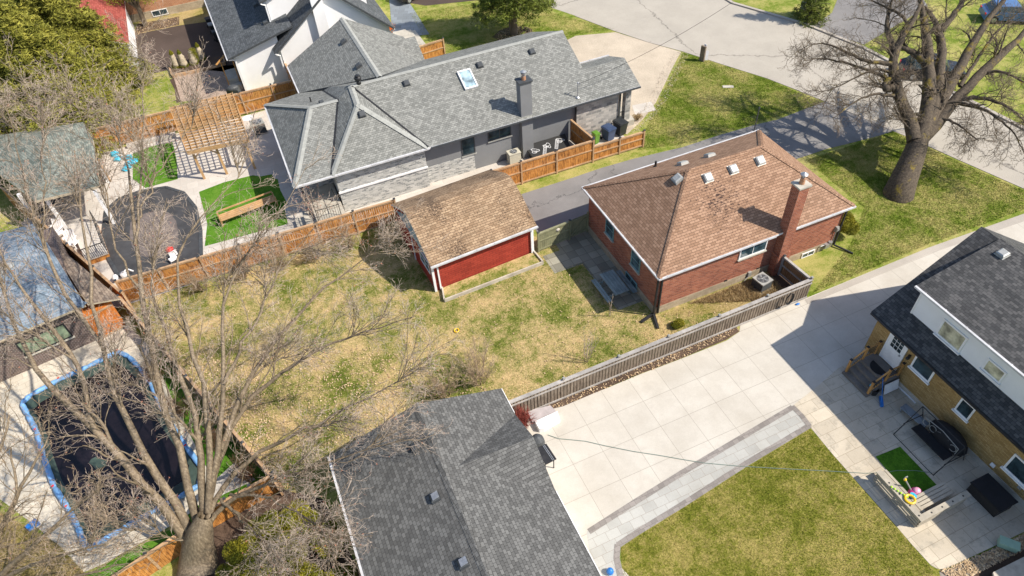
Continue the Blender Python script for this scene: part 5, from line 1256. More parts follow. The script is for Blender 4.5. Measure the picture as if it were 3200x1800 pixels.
def blob_bush(name, label, cat, c, rx, ry, h, m, N, s=.07, group=None, z0=.05, lumps=9, wood_=True):
    t = thing(name, label, cat, (c[0], c[1], 0), group); c = np.array([c[0], c[1], 0.])
    ce = []
    for i in range(lumps):
        a = rng.uniform(0, 6.28); q = rng.uniform(0, .6); ce.append([q * rx * math.cos(a), q * ry * math.sin(a), rng.uniform(.35, .7) * h, rng.uniform(.35, .6)])
    ce = np.array(ce); k = rng.integers(0, lumps, N); d = unit(rng.normal(size=(N, 3))) * (rng.random((N, 1)) ** .28)
    P0 = c + ce[k, :3] + d * ce[k, 3:4] * np.array([rx, ry, h * .62]); P0 = P0[(P0[:, 2] > z0) & (P0[:, 2] < h * 1.1)]
    v, f = needles(P0, 1, s, 1.2, 1.6); npmesh('foliage', v, f, m, t)
    st = []
    for i in range(10):
        a = rng.uniform(0, 6.28); st.append(resample([tuple(c), tuple(c + [rx * .3 * math.cos(a), ry * .3 * math.sin(a), h * .4]), tuple(c + [rx * .6 * math.cos(a), ry * .6 * math.sin(a), h * .75])], [.04, .025, .01], 6))
    v, f = tube_mesh(np.array([a for a, b in st]), np.array([b for a, b in st]), 5); npmesh('stems', v, f, T['bark_dark'], t)
    return t
blob_bush('round_shrub', 'rounded yellow-green evergreen shrub at the east corner of the brick bungalow', 'shrub', (30.5, 22.2), 1.15, 1.2, 1.7, T['cedar_leaf'], 26000, .07)
blob_bush('low_shrub', 'small yellow-green evergreen tuft beside the grey fence near the downspouts', 'shrub', (17.2, 20.1), .5, .35, .5, T['cedar_leaf'], 5000, .06)
blob_bush('low_shrub', 'small dry bush beside the porch pillar of the grey house', 'shrub', (25.9, 38.9), .45, .4, .6, T['dry_grass'], 1500, .05)
# the cedar hedge at the bottom
for i, (x, y, rr_, hh) in enumerate(((-6.9, 17.9, .95, 2.3), (-5.9, 18.6, .8, 2.0), (-5.5, 17.1, .95, 2.2), (-6.9, 16.4, 1.0, 2.0), (-4.6, 18.3, .75, 2.1), (-5.2, 15.6, 1.0, 1.9), (-3.8, 16.9, .85, 2.2), (-7.7, 17.3, .8, 1.7), (-3.9, 15.3, .9, 1.8), (-8.0, 15.6, .9, 1.6))):
    lab = ['tallest yellow-green cedar at the fence, nearest the big trunk', 'cedar in the back row beside the brown fence', 'cedar in the middle of the hedge', 'cedar left of the middle of the hedge', 'cedar nearest the fence corner and the dark garage', 'cedar in the lower middle of the hedge', 'cedar close to the dark garage wall', 'small cedar under the big tree trunk', 'low cedar at the bottom beside the garage gutter', 'lowest cedar at the bottom edge by the trunk'][i]
    blob_bush('cedar', lab, 'cedar hedge', (x + .25, y - 1.1), rr_ * 1.25, rr_ * 1.25, hh * .72, T['cedar_leaf'], 15000, .065, 'cedars in the hedge between the big tree and the grey garage', lumps=8)
# maple-like green tree, top left
def leafy_tree(name, label, c, h, r, m, z0, N, s=.12, tr=.22, lumps=16):
    t = thing(name, label, 'tree', (c[0], c[1], 0)); c = np.array([c[0], c[1], 0.]); lim = []
    for i in range(lumps):
        a = 6.283 * i / lumps + rng.uniform(-.3, .3); q = rng.uniform(.3, .8) * r; lim.append(resample([tuple(c + [0, 0, h * .3]), tuple(c + [q * .4 * math.cos(a), q * .4 * math.sin(a), h * .55]), tuple(c + [q * math.cos(a), q * math.sin(a), rng.uniform(z0 + .1, .95) * h])], [.1, .06, .02], 8))
    q, rr = resample([tuple(c + [0, 0, -.1]), tuple(c + [.1, 0, h * .4]), tuple(c + [0, .1, h * .7])], [tr * 1.2, tr, .08], 8)
    v, f = merge([tube_mesh(q[None], rr[None], 10), tube_mesh(np.array([a for a, b in lim]), np.array([b for a, b in lim]), 6)]); npmesh('trunk', v, f, T['bark_tan'], t, smooth=True)
    ce = np.array([a[-1] for a, b in lim] + [c + [0, 0, h * .85]]); k = rng.integers(0, len(ce), N); P0 = ce[k] + unit(rng.normal(size=(N, 3))) * (rng.random((N, 1)) ** .35) * r * .34
    v, f = needles(P0, 1, s, 1, 1.3); npmesh('crown', v, f, m, t)
leafy_tree('leafy_tree', 'yellow-green leafy tree in front of the orange brick house', G(455, 80), 5.6, 3.2, T['yellow_leaf'], .45, 16000)
# burlap wrapped cedars
for i, (px, py) in enumerate(((556, 216), (580, 214), (612, 206), (635, 192))):
    c = G(px, py); lab = ['burlap wrapped cedar at the left end of the timber bed', 'burlap wrapped cedar second from the left in the timber bed', 'half unwrapped cedar with green side, third in the timber bed', 'burlap wrapped cedar at the right end, nearest the dark drive shadow'][i]
    t = thing('wrapped_cedar', lab, 'shrub', c, 'burlap wrapped cedars in the timber bed')
    h = 1.75; prof = []
    m = MB(); m.lathe(c, [(.10, .25), (.33, .35), (.36, .6), (.28, .72), (.34, .85), (.24, 1.02), (.28, 1.12), (.17, 1.3), (.19, 1.38), (.05, 1.5)], 12)
    for v_ in m.V: v_ += Vector((rnd.uniform(-.03, .03), rnd.uniform(-.03, .03), 0))
    obj('burlap', m, T['burlap'], t, smooth=True)
    cc = np.array([c.x, c.y, 0]); N = 2200; a = rng.random(N) * 6.283; q = rng.random(N) ** .5
    low = np.stack([.42 * q * np.cos(a), .42 * q * np.sin(a), rng.random(N) * .4 + .03], 1); hi = np.stack([.16 * q * np.cos(a) * 1, .16 * q * np.sin(a), 1.4 + rng.random(N) * .5 * (1 - q * .7)], 1)
    if i == 2: hi = np.stack([.3 * q * np.cos(a) + .22, .3 * q * np.sin(a), .4 + rng.random(N) * 1.2], 1)
    v, f = needles(cc + np.concatenate([low, hi]), 1, .06, 1.2, 1.5); npmesh('foliage', v, f, T['cedar_leaf'], t)
# ground litter and grass blades
def scatter_poly(poly, N):
    P_ = np.array([(p[0], p[1]) for p in poly]); lo = P_.min(0); hi = P_.max(0); q = rng.random((int(N * 2.2), 2)) * (hi - lo) + lo
    inside = np.zeros(len(q), bool); j = len(P_) - 1
    for i in range(len(P_)):
        a, b = P_[i], P_[j]; c_ = ((a[1] > q[:, 1]) != (b[1] > q[:, 1])) & (q[:, 0] < (b[0] - a[0]) * (q[:, 1] - a[1]) / (b[1] - a[1] + 1e-12) + a[0]); inside ^= c_; j = i
    return q[inside][:N]
def blades(name, polys, m, z, hgt_, wd):
    global ORG
    ORG = Vector((0, 0, 0)); vs = []
    for poly, N in polys:
        q = scatter_poly(poly, N); n = len(q); a = rng.random(n) * 6.283; h_ = hgt_ * rng.uniform(.5, 1.2, n); w_ = wd * rng.uniform(.6, 1.2, n)
        b = np.stack([q[:, 0], q[:, 1], np.full(n, z)], 1); d = np.stack([np.cos(a), np.sin(a), np.zeros(n)], 1); le = np.stack([np.cos(a + 1.6), np.sin(a + 1.6), np.zeros(n)], 1)
        vs.append(np.stack([b - d * w_[:, None], b + d * w_[:, None], b + le * (h_ * rng.uniform(.2, 1.1, n))[:, None] + np.array([0, 0, 1.]) * h_[:, None]], 1).reshape(-1, 3))
    v = np.concatenate(vs); o = npmesh(name, v, np.arange(len(v)).reshape(-1, 3), m); o['kind'] = 'stuff'; return o
back_poly = [(-11, 35.5), (6, 35.5), (6, 28.9), (13, 28.9), (13, 27), (15, 27), (15, 22.5), (16.4, 21.2), (24, 21), (20.5, 19.3), (5.8, 19), (-2.3, 19), (-4.6, 19.8), (-10.6, 33.8)]
blades('grass', [(back_poly, 150000)], T['lawn_back'], .0, .07, .012)
blades('grass', [(GP([(1940, 1712), (2133, 1590), (2330, 1464), (2531, 1342), (2676, 1510), (2796, 1645), (2908, 1775), (2960, 1900), (1960, 1900)]), 90000)], T['lawn_right'], .0, .055, .012)
fr = GP([(2134, 165), (2398, 248), (2570, 322), (2477, 352), (2365, 385), (2134, 450), (1992, 470), (2040, 350), (2110, 215)])
fr2 = GP([(2792, 412), (3000, 508), (3200, 596), (3200, 655), (2900, 765), (2540, 915), (2660, 760), (2700, 650), (2520, 500)])
fr3 = GP([(1726, 40), (1924, 92), (1800, 108), (1700, 180), (1500, 150), (1400, 180), (1320, 110), (1280, 40), (1500, 10), (1680, 0)])
blades('grass', [(fr, 60000), (fr2, 70000), (fr3, 50000)], T['lawn_front'], .0, .06, .018)
blades('brush_pile', [([(21.6, 21.2), (24.2, 21.2), (24.2, 19.7), (22.2, 19.6)], 5000), ([(18.8, 21.2), (22, 21.2), (22, 19.8)], 2500)], T['dry_grass'], .02, .22, .012)
blades('dry_grass', [(GP([(-100, 1600), (0, 1600), (180, 1700), (330, 1860), (-100, 1900)]), 20000)], T['straw'], .0, .16, .014)
def litter(name, polys, m, s):
    global ORG
    ORG = Vector((0, 0, 0)); q = np.concatenate([scatter_poly(p, n) for p, n in polys]); n = len(q); b = np.stack([q[:, 0], q[:, 1], .04 + rng.random(n) * .03], 1)
    a = rng.random(n) * 6.283; s_ = s * rng.uniform(.5, 1.3, n)[:, None]; d = np.stack([np.cos(a), np.sin(a), rng.normal(size=n) * .35], 1) * s_; e = np.stack([-np.sin(a), np.cos(a), rng.normal(size=n) * .35], 1) * s_ * .7
    v = np.stack([b - d, b + e, b + d, b - e], 1).reshape(-1, 3); o = npmesh(name, v, np.arange(len(v)).reshape(-1, 4), m); o['kind'] = 'stuff'
litter('dead_leaves', [(GP([(560, 1190), (760, 1080), (1150, 1080), (1500, 1180), (1560, 1270), (1300, 1290), (1020, 1400), (900, 1540)]), 3600), (back_poly, 1500), (GP([(500, 1150), (560, 1080), (800, 1150), (900, 1500), (880, 1530)]), 2500)], T['dead_leaf'], .045)
litter('mulch_leaves', [(GP([(418, 112), (430, 75), (560, 52), (560, 78), (450, 105)]), 900), ([(23.4 + 1.8 * math.cos(a), 56.4 + 1.4 * math.sin(a)) for a in np.linspace(0, 6.2, 14)], 900), (GP([(1745, 1232), (2100, 1097), (2300, 1020), (2311, 1036), (2133, 1119), (1760, 1270), (1640, 1300)]), 900), (GP([(2935, 1786), (3100, 1716), (3260, 1640), (3260, 1690), (3000, 1820)]), 1800)], T['dead_leaf'], .04)

ge = GP([(2128, 162), (2100, 215), (2078, 262), (2050, 320), (2010, 372), (1960, 420)]); q_ = []
for a_, b_ in zip(ge[:-1], ge[1:]):
    q_.append(([a_ + Vector((-.9, .1, 0)), b_ + Vector((-.9, .1, 0)), b_ + Vector((1.0, -.1, 0)), a_ + Vector((1.0, -.1, 0))], 260))
litter('loose_gravel', q_, T['gravel'], .035)
# ---------------------------------------------------------------- THINGS ON THE GROUND
def ac_unit(label, c, sx, sy, h, m, rz=0.0, top=None):
    t = thing('ac_unit', label, 'air conditioner', c); R = Matrix.Rotation(rz, 3, 'Z'); c = Vector(c)
    mb = MB().obox(c + Z * h * .48, (sx, sy, h * .88), rz)
    for i in range(9):
        z_ = h * (.12 + .08 * i); mb.obox(c + Z * z_, (sx + .02, sy + .02, .02), rz)
    obj('casing', mb, m, t)
    mb = MB().obox(c + Z * (h * .96), (sx + .05, sy + .05, .07), rz); obj('lid', mb, top or T['alu'], t)
    mb = MB().cyl(c + Z * (h + .0), c + Z * (h + .012), min(sx, sy) * .42, n=24); o = obj('fan_opening', mb, T['dark_grey'], t)
    mb = MB().cyl(c + Z * (h + .01), c + Z * (h + .04), .09, n=14)
    for i in range(5):
        a = i * 1.2566; d = Vector((math.cos(a), math.sin(a), 0)); u = Vector((-d.y, d.x, 0)); r = min(sx, sy) * .4
        p = c + Z * (h + .02); mb.quad([p + d * .05, p + d * r + u * -.02, p + d * r + u * .15 + Z * .012, p + d * .05 + u * .07])
    obj('fan', mb, T['metal'], t)
    mb = MB()
    for k in (.2, .3, .4):
        q = [c + Z * (h + .045) + Vector((math.cos(a) * k * min(sx, sy), math.sin(a) * k * min(sx, sy), 0)) for a in np.linspace(0, 6.2832, 21)]; mb.tube(q, .006, 4)
    for a in (0, .785, 1.571, 2.356): d = Vector((math.cos(a), math.sin(a), 0)) * min(sx, sy) * .43; mb.cyl(c - d + Z * (h + .045), c + d + Z * (h + .045), .006, n=4)
    obj('fan_guard', mb, T['metal'], t); obj('pad', MB().obox(c + Z * .03, (sx + .2, sy + .2, .06), rz), T['concrete_plain'], t)
    return t
ac_unit('grey air conditioning unit with a round fan beside the brick bungalow', (23.2, 20.5, 0), .78, .78, .72, T['dark_grey'], .15)
ac_unit('cream air conditioning unit against the grey stucco wall', (15.4, 38.4, 0), .85, .6, .95, T['ac'], 0, T['ac'])
ac_unit('dark boxed outdoor unit behind the far cedar fence by the grey roof corner', (-.7, 51.4, 0), .9, .8, .95, T['dark_grey'], .1, T['grey_plastic'])
def wheelie(label, c, s, m, lidm, rz, h=1.05, grp='wheeled bins by the grey house wall'):
    t = thing('wheelie_bin', label, 'bin', c, grp); c = Vector(c); R = Matrix.Rotation(rz, 3, 'Z'); mb = MB()
    k = 0
    for z_, q in ((.08, .78), (h * .9, 1.0)):
        for x, y in ((-1, -1), (1, -1), (1, 1), (-1, 1)): mb.V.append(c + R @ Vector((x * s / 2 * q, y * s * .58 * q, z_)))
    for f in ((3, 2, 1, 0), (4, 5, 6, 7), (0, 1, 5, 4), (1, 2, 6, 5), (2, 3, 7, 6), (3, 0, 4, 7)): mb.F.append(f); mb.I.append(0)
    mb.obox(c + Z * h * .88, (s * 1.06, s * 1.22, .05), rz); obj('body', mb, m, t)
    mb = MB().obox(c + Z * h * .935, (s * 1.1, s * 1.25, .05), rz).obox(c + Z * (h * .97), (s * .9, s * 1.0, .05), rz)
    mb.bar(c + R @ Vector((-s * .4, s * .68, h * .92)), c + R @ Vector((s * .4, s * .68, h * .92)), .04, .04); obj('lid', mb, lidm, t)
    for q in (-1, 1): obj('wheel', MB().cyl(c + R @ Vector((q * s * .5, s * .48, .12)), c + R @ Vector((q * (s * .5 + .06), s * .48, .12)), .12, n=14), T['tyre'], t)
wheelie('small lime green bin standing left of the navy bin', (21.7, 37.75, 0), .42, T['bin_green'], T['bin_green'], .15, .95)
wheelie('navy blue wheelie bin between the green bin and the black bin', (22.75, 37.75, 0), .72, T['navy'], T['navy'], .2, 1.1)
wheelie('black wheelie bin on the right of the three by the stone wall', (23.85, 37.95, 0), .74, T['bin_black'], T['bin_black'], .2, 1.15)
for i, (px, py) in enumerate(((662, 88), (672, 105), (684, 128))):
    c = G(px, py); wheelie(['dark bin farthest back under the white house eave', 'dark bin with a pale lid, middle of the three under the eave', 'black bin nearest the wrapped cedars under the eave'][i], c, .6, T['bin_black'], T['alu'] if i == 1 else T['bin_black'], .1, 1.05, 'bins under the white house eave')
# covered lean-to with printed membrane
t = thing('membrane_roof', 'low lean-to covered in black printed roofing membrane beside the grey wall', 'lean-to', (18, 38.6, 0))
MP = [Vector((16.45, 38.92, .75)), Vector((19.75, 38.92, .75)), Vector((19.5, 37.35, .45)), Vector((16.6, 37.5, .45))]
obj('membrane', MB().shell([MP], .08), [T['membrane'], T['membrane']], t)
obj('wall', MB().prism([(16.6, 38.9), (19.55, 38.9), (19.4, 37.5), (16.7, 37.6)], 0, .38), T['dark_grey'], t)
mb = MB(); ex = (MP[1] - MP[0]).normalized(); ey = (MP[3] - MP[0]).normalized()
def blotch(x, y, s, rot):
    pts = []
    for i in range(15):
        a = i / 14 * 6.283; r = s * (1 + .28 * math.sin(3 * a + 1) + .15 * math.sin(5 * a)); pts.append(MP[0] + ex * (x + r * math.cos(a + rot)) + ey * (y + r * .8 * math.sin(a + rot)) + Z * .012)
    mb.tube(pts, .026, 4)
    for k in (.5, .25): mb.tube([MP[0] + ex * (x + s * k * math.cos(a)) + ey * (y + s * k * math.sin(a * 1.0)) + Z * .012 for a in (0.3, 1.4, 2.5, 3.6)], .022, 4)
def wordbar(x, y, L_, w_):
    d = (ex * .55 - ey * .83).normalized(); n_ = Vector((d.y, -d.x, 0)); o_ = MP[0] + ex * x + ey * y + Z * .014
    for a_, b_ in ((o_, o_ + d * L_), (o_ + n_ * w_, o_ + d * L_ + n_ * w_), (o_, o_ + n_ * w_), (o_ + d * L_, o_ + d * L_ + n_ * w_)): mb.bar(a_, b_, .04, .008)
    for i in range(7): q = o_ + d * (L_ * (.08 + .13 * i)) + n_ * w_ * .5; mb.obox(q, (.07, w_ * .6, .006), math.atan2(d.y, d.x))
for x, y, k in ((.45, .75, 0), (1.5, .62, 1), (2.6, .5, 0)): blotch(x, y, .26, k)
for x, y in ((.75, 1.35), (1.85, 1.1)): wordbar(x, y, .95, .2)
obj('printed_marks', mb, T['print'], t)
obj('edge_flashing', MB().bar((18.6, 37.5, .55), (19.3, 37.4, .55), .12, .02), T['white'], t)
# picnic table
t = thing('picnic_table', 'weathered blue-grey picnic table in the shade beside the bungalow', 'picnic table', (15.4, 24.0, 0))
mb = MB()
for i in range(5): mb.box(15.0 + i * .185, 15.17 + i * .185, 23.1, 25.0, .7, .75)
obj('table_top', mb, T['table_wood'], t)
for x in (14.48, 16.15):
    mb = MB().box(x, x + .14, 23.05, 25.05, .4, .44).box(x + .16, x + .3, 23.05, 25.05, .4, .44); obj('bench', mb, T['table_wood'], t)
for y in (23.45, 24.65):
    mb = MB().bar((15.2, y, .7), (14.75, y, 0), .09, .04).bar((15.75, y, .7), (16.2, y, 0), .09, .04).bar((14.5, y + .03, .37), (16.4, y + .03, .37), .04, .09); obj('leg_frame', mb, T['table_wood'], t)
# mossy fence lamp
# pergola
t = thing('pergola', 'cedar lattice pergola over the pale patio of the grey house garden', 'pergola', (-4, 50, 0))
PT = [Vector((-6.4, 53.6, 2.5)), Vector((-1.7, 53.4, 2.5)), Vector((-1.6, 46.4, 2.5)), Vector((-5.8, 46.9, 2.5))]
mb = MB(); N1, N2 = 17, 10
for i in range(N1 + 1):
    a = PT[0].lerp(PT[3], i / N1) + Z * .15; b = PT[1].lerp(PT[2], i / N1) + Z * .15; mb.bar(a, b, .045, .14)
obj('rafters', mb, T['pergola'], t); mb = MB()
for i in range(N2 + 1):
    a = PT[0].lerp(PT[1], i / N2) + Z * .26; b = PT[3].lerp(PT[2], i / N2) + Z * .26; mb.bar(a, b, .04, .08)
obj('lattice', mb, T['pergola'], t); mb = MB()
for a, b in ((PT[0], PT[3]), (PT[1], PT[2])): mb.bar(a, b, .06, .2)
mb.bar(PT[3] - Z * .0, PT[2], .06, .2)
obj('beam', mb, T['pergola'], t)
for p in ((-6.2, 53.3), (-1.9, 53.1), (-1.9, 46.7), (-5.5, 47.2), (-3.9, 47.0)):
    mb = MB().box(p[0] - .08, p[0] + .08, p[1] - .08, p[1] + .08, 0, 2.5); d = 1 if p[0] < -4 else -1; mb.bar((p[0], p[1], 1.8), (p[0] + d * .6, p[1], 2.45), .07, .07); obj('post', mb, T['pergola'], t)
m = MB(); c = Vector((-1.2, 51.0, 0)); m.cyl(c, c + Z * 1.5, .03, n=8); m.lathe(c + Z * 1.5, [(.02, 0), (.4, .16), (.42, .18), (.02, .06)], 18)
single('satellite_dish', m, T['white'], 'white satellite dish on a pole at the corner of the pergola', 'satellite dish', c)
# cyan tarp heap
m = MB()
for (px, py) in ((360, 485), (372, 500), (400, 495), (405, 515), (420, 508), (398, 530)): c = G(px, py); m.ball(c + Z * .12, .34, .26, .2, 9, 6, jit=.25)
single('blue_tarp', m, T['cyan'], 'crumpled turquoise tarpaulin in the garden behind the pavilion', 'tarpaulin', G(390, 505))
# dark round cover in the grey house garden
pc = [G(*p) for p in ((333, 660), (372, 625), (440, 600), (520, 588), (575, 605), (612, 650), (628, 720), (630, 800), (600, 850), (520, 868), (430, 880), (370, 860), (335, 800), (325, 730))]
t = thing('round_pool_cover', 'large dark mesh cover spread over the oval pool behind the cedar fence', 'pool cover', G(480, 730))
obj('cover', MB().prism(pc, .02, .10), T['mesh_cover'] if 'mesh_cover' in T else T['membrane'], t)
q = G(490, 740); mid = [q + (p - q) * .5 for p in pc]; obj('centre_panel', MB().prism(mid, .09, .105), T['cover_mid'], t)
m = MB(); 
for a_, b_ in zip(pc, pc[1:] + pc[:1]): m.bar(a_ + Z * .06, b_ + Z * .06, .22, .14)
obj('rim', m, T['dark_grey'], t)
# the garden deck with iron railing, loungers
t = thing('garden_deck', 'raised cedar-sided deck corner with an iron railing beyond the slanting fence', 'deck', G(300, 780))
dk_ = [G(215, 700, .5), G(300, 690, .5), G(338, 790, .5), G(268, 815, .5)]
obj('deck_top', MB().prism(dk_, .42, .5), T['pale_patio'], t); obj('deck_side', MB().prism([p + (dk_[0] - p) * .02 for p in dk_], 0, .42), T['cedar'], t)
m = MB()
for a_, b_ in ((dk_[1], dk_[2]), (dk_[2], dk_[3])):
    m.bar(a_ + Z * .9, b_ + Z * .9, .05, .04)
    for i in range(13): c = a_.lerp(b_, i / 12); m.cyl(c, c + Z * .9, .016, n=5)
obj('railing', m, T['black'], t)
for i, (px, py) in enumerate(((185, 742), (225, 770))):
    c = G(px, py, .5 if i else .3); t = thing('adirondack_chair', ['white slatted garden chair nearer the pavilion', 'white slatted garden chair nearer the iron railing'][i], 'chair', c, 'white slatted chairs on the deck')
    c0 = Vector((c.x, c.y, 0.45)); R = Matrix.Rotation(-.5 + i * .3, 3, 'Z')
    def pp(x, y, z): return c0 + R @ Vector((x, y, z))
    m = MB()
    for k in range(5): m.bar(pp(-.3, -.25 + k * .13, .36 - k * .03), pp(.3, -.25 + k * .13, .36 - k * .03), .1, .025)
    obj('seat', m, T['white'], t); m = MB()
    for k in range(5): m.bar(pp(-.26 + k * .13, .28, .2), pp(-.3 + k * .15, .62, .95), .1, .025)
    obj('backrest', m, T['white'], t)
    for s_ in (-1, 1): m = MB().bar(pp(s_ * .36, -.35, .55), pp(s_ * .36, .45, .55), .12, .03).bar(pp(s_ * .34, -.3, 0), pp(s_ * .34, -.3, .55), .05, .09); obj('armrest', m, T['white'], t)
    for s_ in (-1, 1): obj('leg', MB().bar(pp(s_ * .3, -.3, .34), pp(s_ * .3, .6, 0), .05, .1), T['white'], t)
m = MB(); c = G(360, 868, .3); m.ball(c, .18, .28, .18); m.cyl(c + Vector((.5, .1, -.2)), c + Vector((.5, .1, .1)), .2, .2, 14); m.tube([c + Vector((.5, .1, .1)), c + Vector((.8, .2, .25)), c + Vector((1.1, .1, 0))], .05)
single('pool_pump', m, T['white'], 'white pool pump and hoses tucked behind the cedar fence', 'pump', Vector((c.x, c.y, 0)), smooth=True)
m = MB(); c = G(532, 785, .1); m.lathe(c, [(.02, 0), (.22, .02), (.26, .2), (.14, .3), (.02, .36)], 14); single('red_toy', m, T['red'], 'small bright red toy by the dark cover', 'toy', Vector((c.x, c.y, 0)), smooth=True)
m = MB(); c = G(545, 815, .1); m.obox(c + Z * .2, (.5, .4, .06), .4); 
for x, y in ((-.2, -.15), (.2, -.15), (.2, .15), (-.2, .15)): m.cyl(c + Vector((x, y, -.08)), c + Vector((x, y, .2)), .025, n=6)
m.obox(c + Vector((.1, .2, .42)), (.5, .05, .4), .4); single('small_chair', m, T['white'], 'little white chair beside the red toy near the cedar fence', 'chair', Vector((c.x, c.y, 0)))
# wooden planter bench in turf
t = thing('planter_table', 'long low cedar planter stand on the artificial turf near the rear steps', 'planter', G(775, 670))
a_, b_ = G(690, 690, .5), G(862, 625, .5); d = (b_ - a_).normalized(); u = Vector((-d.y, d.x, 0)); m = MB()
for k in range(4): m.bar(a_ + u * .2 * k, b_ + u * .2 * k, .16, .05)
m.bar(a_ + u * .68 + Z * .3, b_ + u * .68 + Z * .3, .05, .1); m.bar(b_ + Z * .0, b_ + u * .7, .05, .3)
obj('planks', m, T['pergola'], t)
for q in (a_, b_, a_ + u * .6, b_ + u * .6): obj('leg', MB().box(q.x - .05, q.x + .05, q.y - .05, q.y + .05, 0, .75), T['pergola'], t)

# the rectangular pool with its cover held by blue water tubes
t = thing('covered_pool', 'swimming pool under a black winter cover edged with blue water tubes', 'swimming pool', G(350, 1400))
pe = [G(*p) for p in ((72, 1264), (100, 1238), (190, 1190), (280, 1148), (372, 1103), (405, 1118), (440, 1152), (472, 1199), (530, 1320), (585, 1400), (636, 1468), (625, 1520), (560, 1560), (482, 1602), (380, 1660), (278, 1721), (258, 1680), (248, 1651), (215, 1590), (174, 1527), (140, 1430), (118, 1350), (90, 1300))]
q0 = sum(pe, Vector()) / len(pe)
inn = [q0 + (p - q0) * .93 for p in pe]
m = MB(); mid = [q0 + (p - q0) * .86 + Z * .05 for p in pe]
for i in range(len(pe)):
    j = (i + 1) % len(pe); m.quad([pe[i] + Z * .03, pe[j] + Z * .03, mid[j], mid[i]])
obj('cover_edge', m, T['cover_green'], t)
g_ = MB()
rings = [[q0 + (p - q0) * k + Z * (zz + rnd.uniform(-.012, .012)) for p in pe] for k, zz in ((.86, .05), (.6, .06), (.3, .055))]
g_.V = []
for a_, b_ in zip(rings[:-1], rings[1:]):
    for i in range(len(pe)): j = (i + 1) % len(pe); g_.quad([a_[i], a_[j], b_[j], b_[i]])
g_.quad(rings[-1]); obj('cover', g_, T['pool_cover'], t)
m = MB(); m2 = MB()
def blob(cx, cy, r): return [G(cx + r * (1 + .35 * math.sin(2.3 * a)) * math.cos(a), cy + r * .8 * (1 + .3 * math.cos(3.1 * a)) * math.sin(a), .012 if False else 0) - Z * .0 for a in np.linspace(0, 5.9, 12)]
for cx, cy, r in ((310, 1450, 22), (285, 1315, 24)): obj('cover_patch', MB().prism([(p.x, p.y) for p in blob(cx, cy, r)], .02, .10), T['cover_green'], t)
tl = [pe[i:i + 3] for i in range(0, len(pe), 2)]
k = 0
for i in range(len(pe)):
    a_, b_ = pe[i], pe[(i + 1) % len(pe)]
    if (b_ - a_).length < .5: 
        pass
    cc_ = [a_.lerp(b_, s_ / 6) for s_ in range(7)]
    v, f = tube_mesh(np.array([[tuple(p + Z * .12) for p in cc_]]), np.array([[.09, .135, .14, .13, .14, .135, .09]]), 12); ORG_ = ORG
    npmesh('water_tube', v, f, T['blue_tube'], t, smooth=True)
m = MB()
for i in (2, 4, 7, 9, 12, 15, 18, 19, 20, 21):
    p = pe[i] + Z * .285; m.obox(p, (.12, .08, .02), .6)
obj('tube_valve', m, T['red'], t)
m = MB()
for p in ((262, 1655), (275, 1690)): c = G(*p); m.ball(c + Z * .1, .2, .2, .1)
m = MB(); c = G(108, 1645); m.obox(c + Z * .15, (.5, .25, .3), .5); single('blue_box', m, T['blue'], 'small blue box at the edge of the pool paving', 'box', c)
# timber bed at the wrapped cedars
m = MB(); pts = GP([(530, 212), (541, 243), (640, 222), (705, 203), (700, 182)])
for a_, b_ in zip(pts[:-1], pts[1:]): m.bar(a_ + Z * .15, b_ + Z * .15, .12, .3)
t = thing('timber_bed', 'timber edged bed holding the burlap wrapped cedars', 'garden bed', pts[1]); obj('edging', m, T['cedar_rail'], t)
obj('soil', MB().prism(GP([(531, 208), (542, 241), (704, 202), (698, 180), (600, 195)]), 0, .2), T['soil'], t)
# covered barbecue by white house
t = thing('covered_barbecue', 'barbecue under a grey cover beside the side steps of the white house', 'barbecue', (-1.7, 57.6, 0))
c = Vector((-1.7, 57.7, 0)); m = MB(); m.obox(c + Z * .45, (.95, .6, .85), -.4); m.ball(c + Z * .9, .52, .34, .28, 14, 8); obj('cover', m, T['dark_grey'], t, smooth=False)
# flower urn on front steps
t = thing('flower_urn', 'tall dark urn with orange flowers by the white house front steps', 'planter', G(1233, 88)); c = Vector((12.95, 60.6, .45))
m = MB().lathe(c, [(.14, 0), (.17, .1), (.24, .75), (.2, .78), (.05, .7)], 14); obj('urn', m, T['dark_grey'], t); 
P0 = np.array(tuple(c + Z * 1.0)) + rng.normal(size=(1600, 3)) * np.array([.17, .17, .14]); v, f = needles(P0, 1, .07, 1, 1.2); npmesh('flowers', v, f, T['orange_flower'], t)
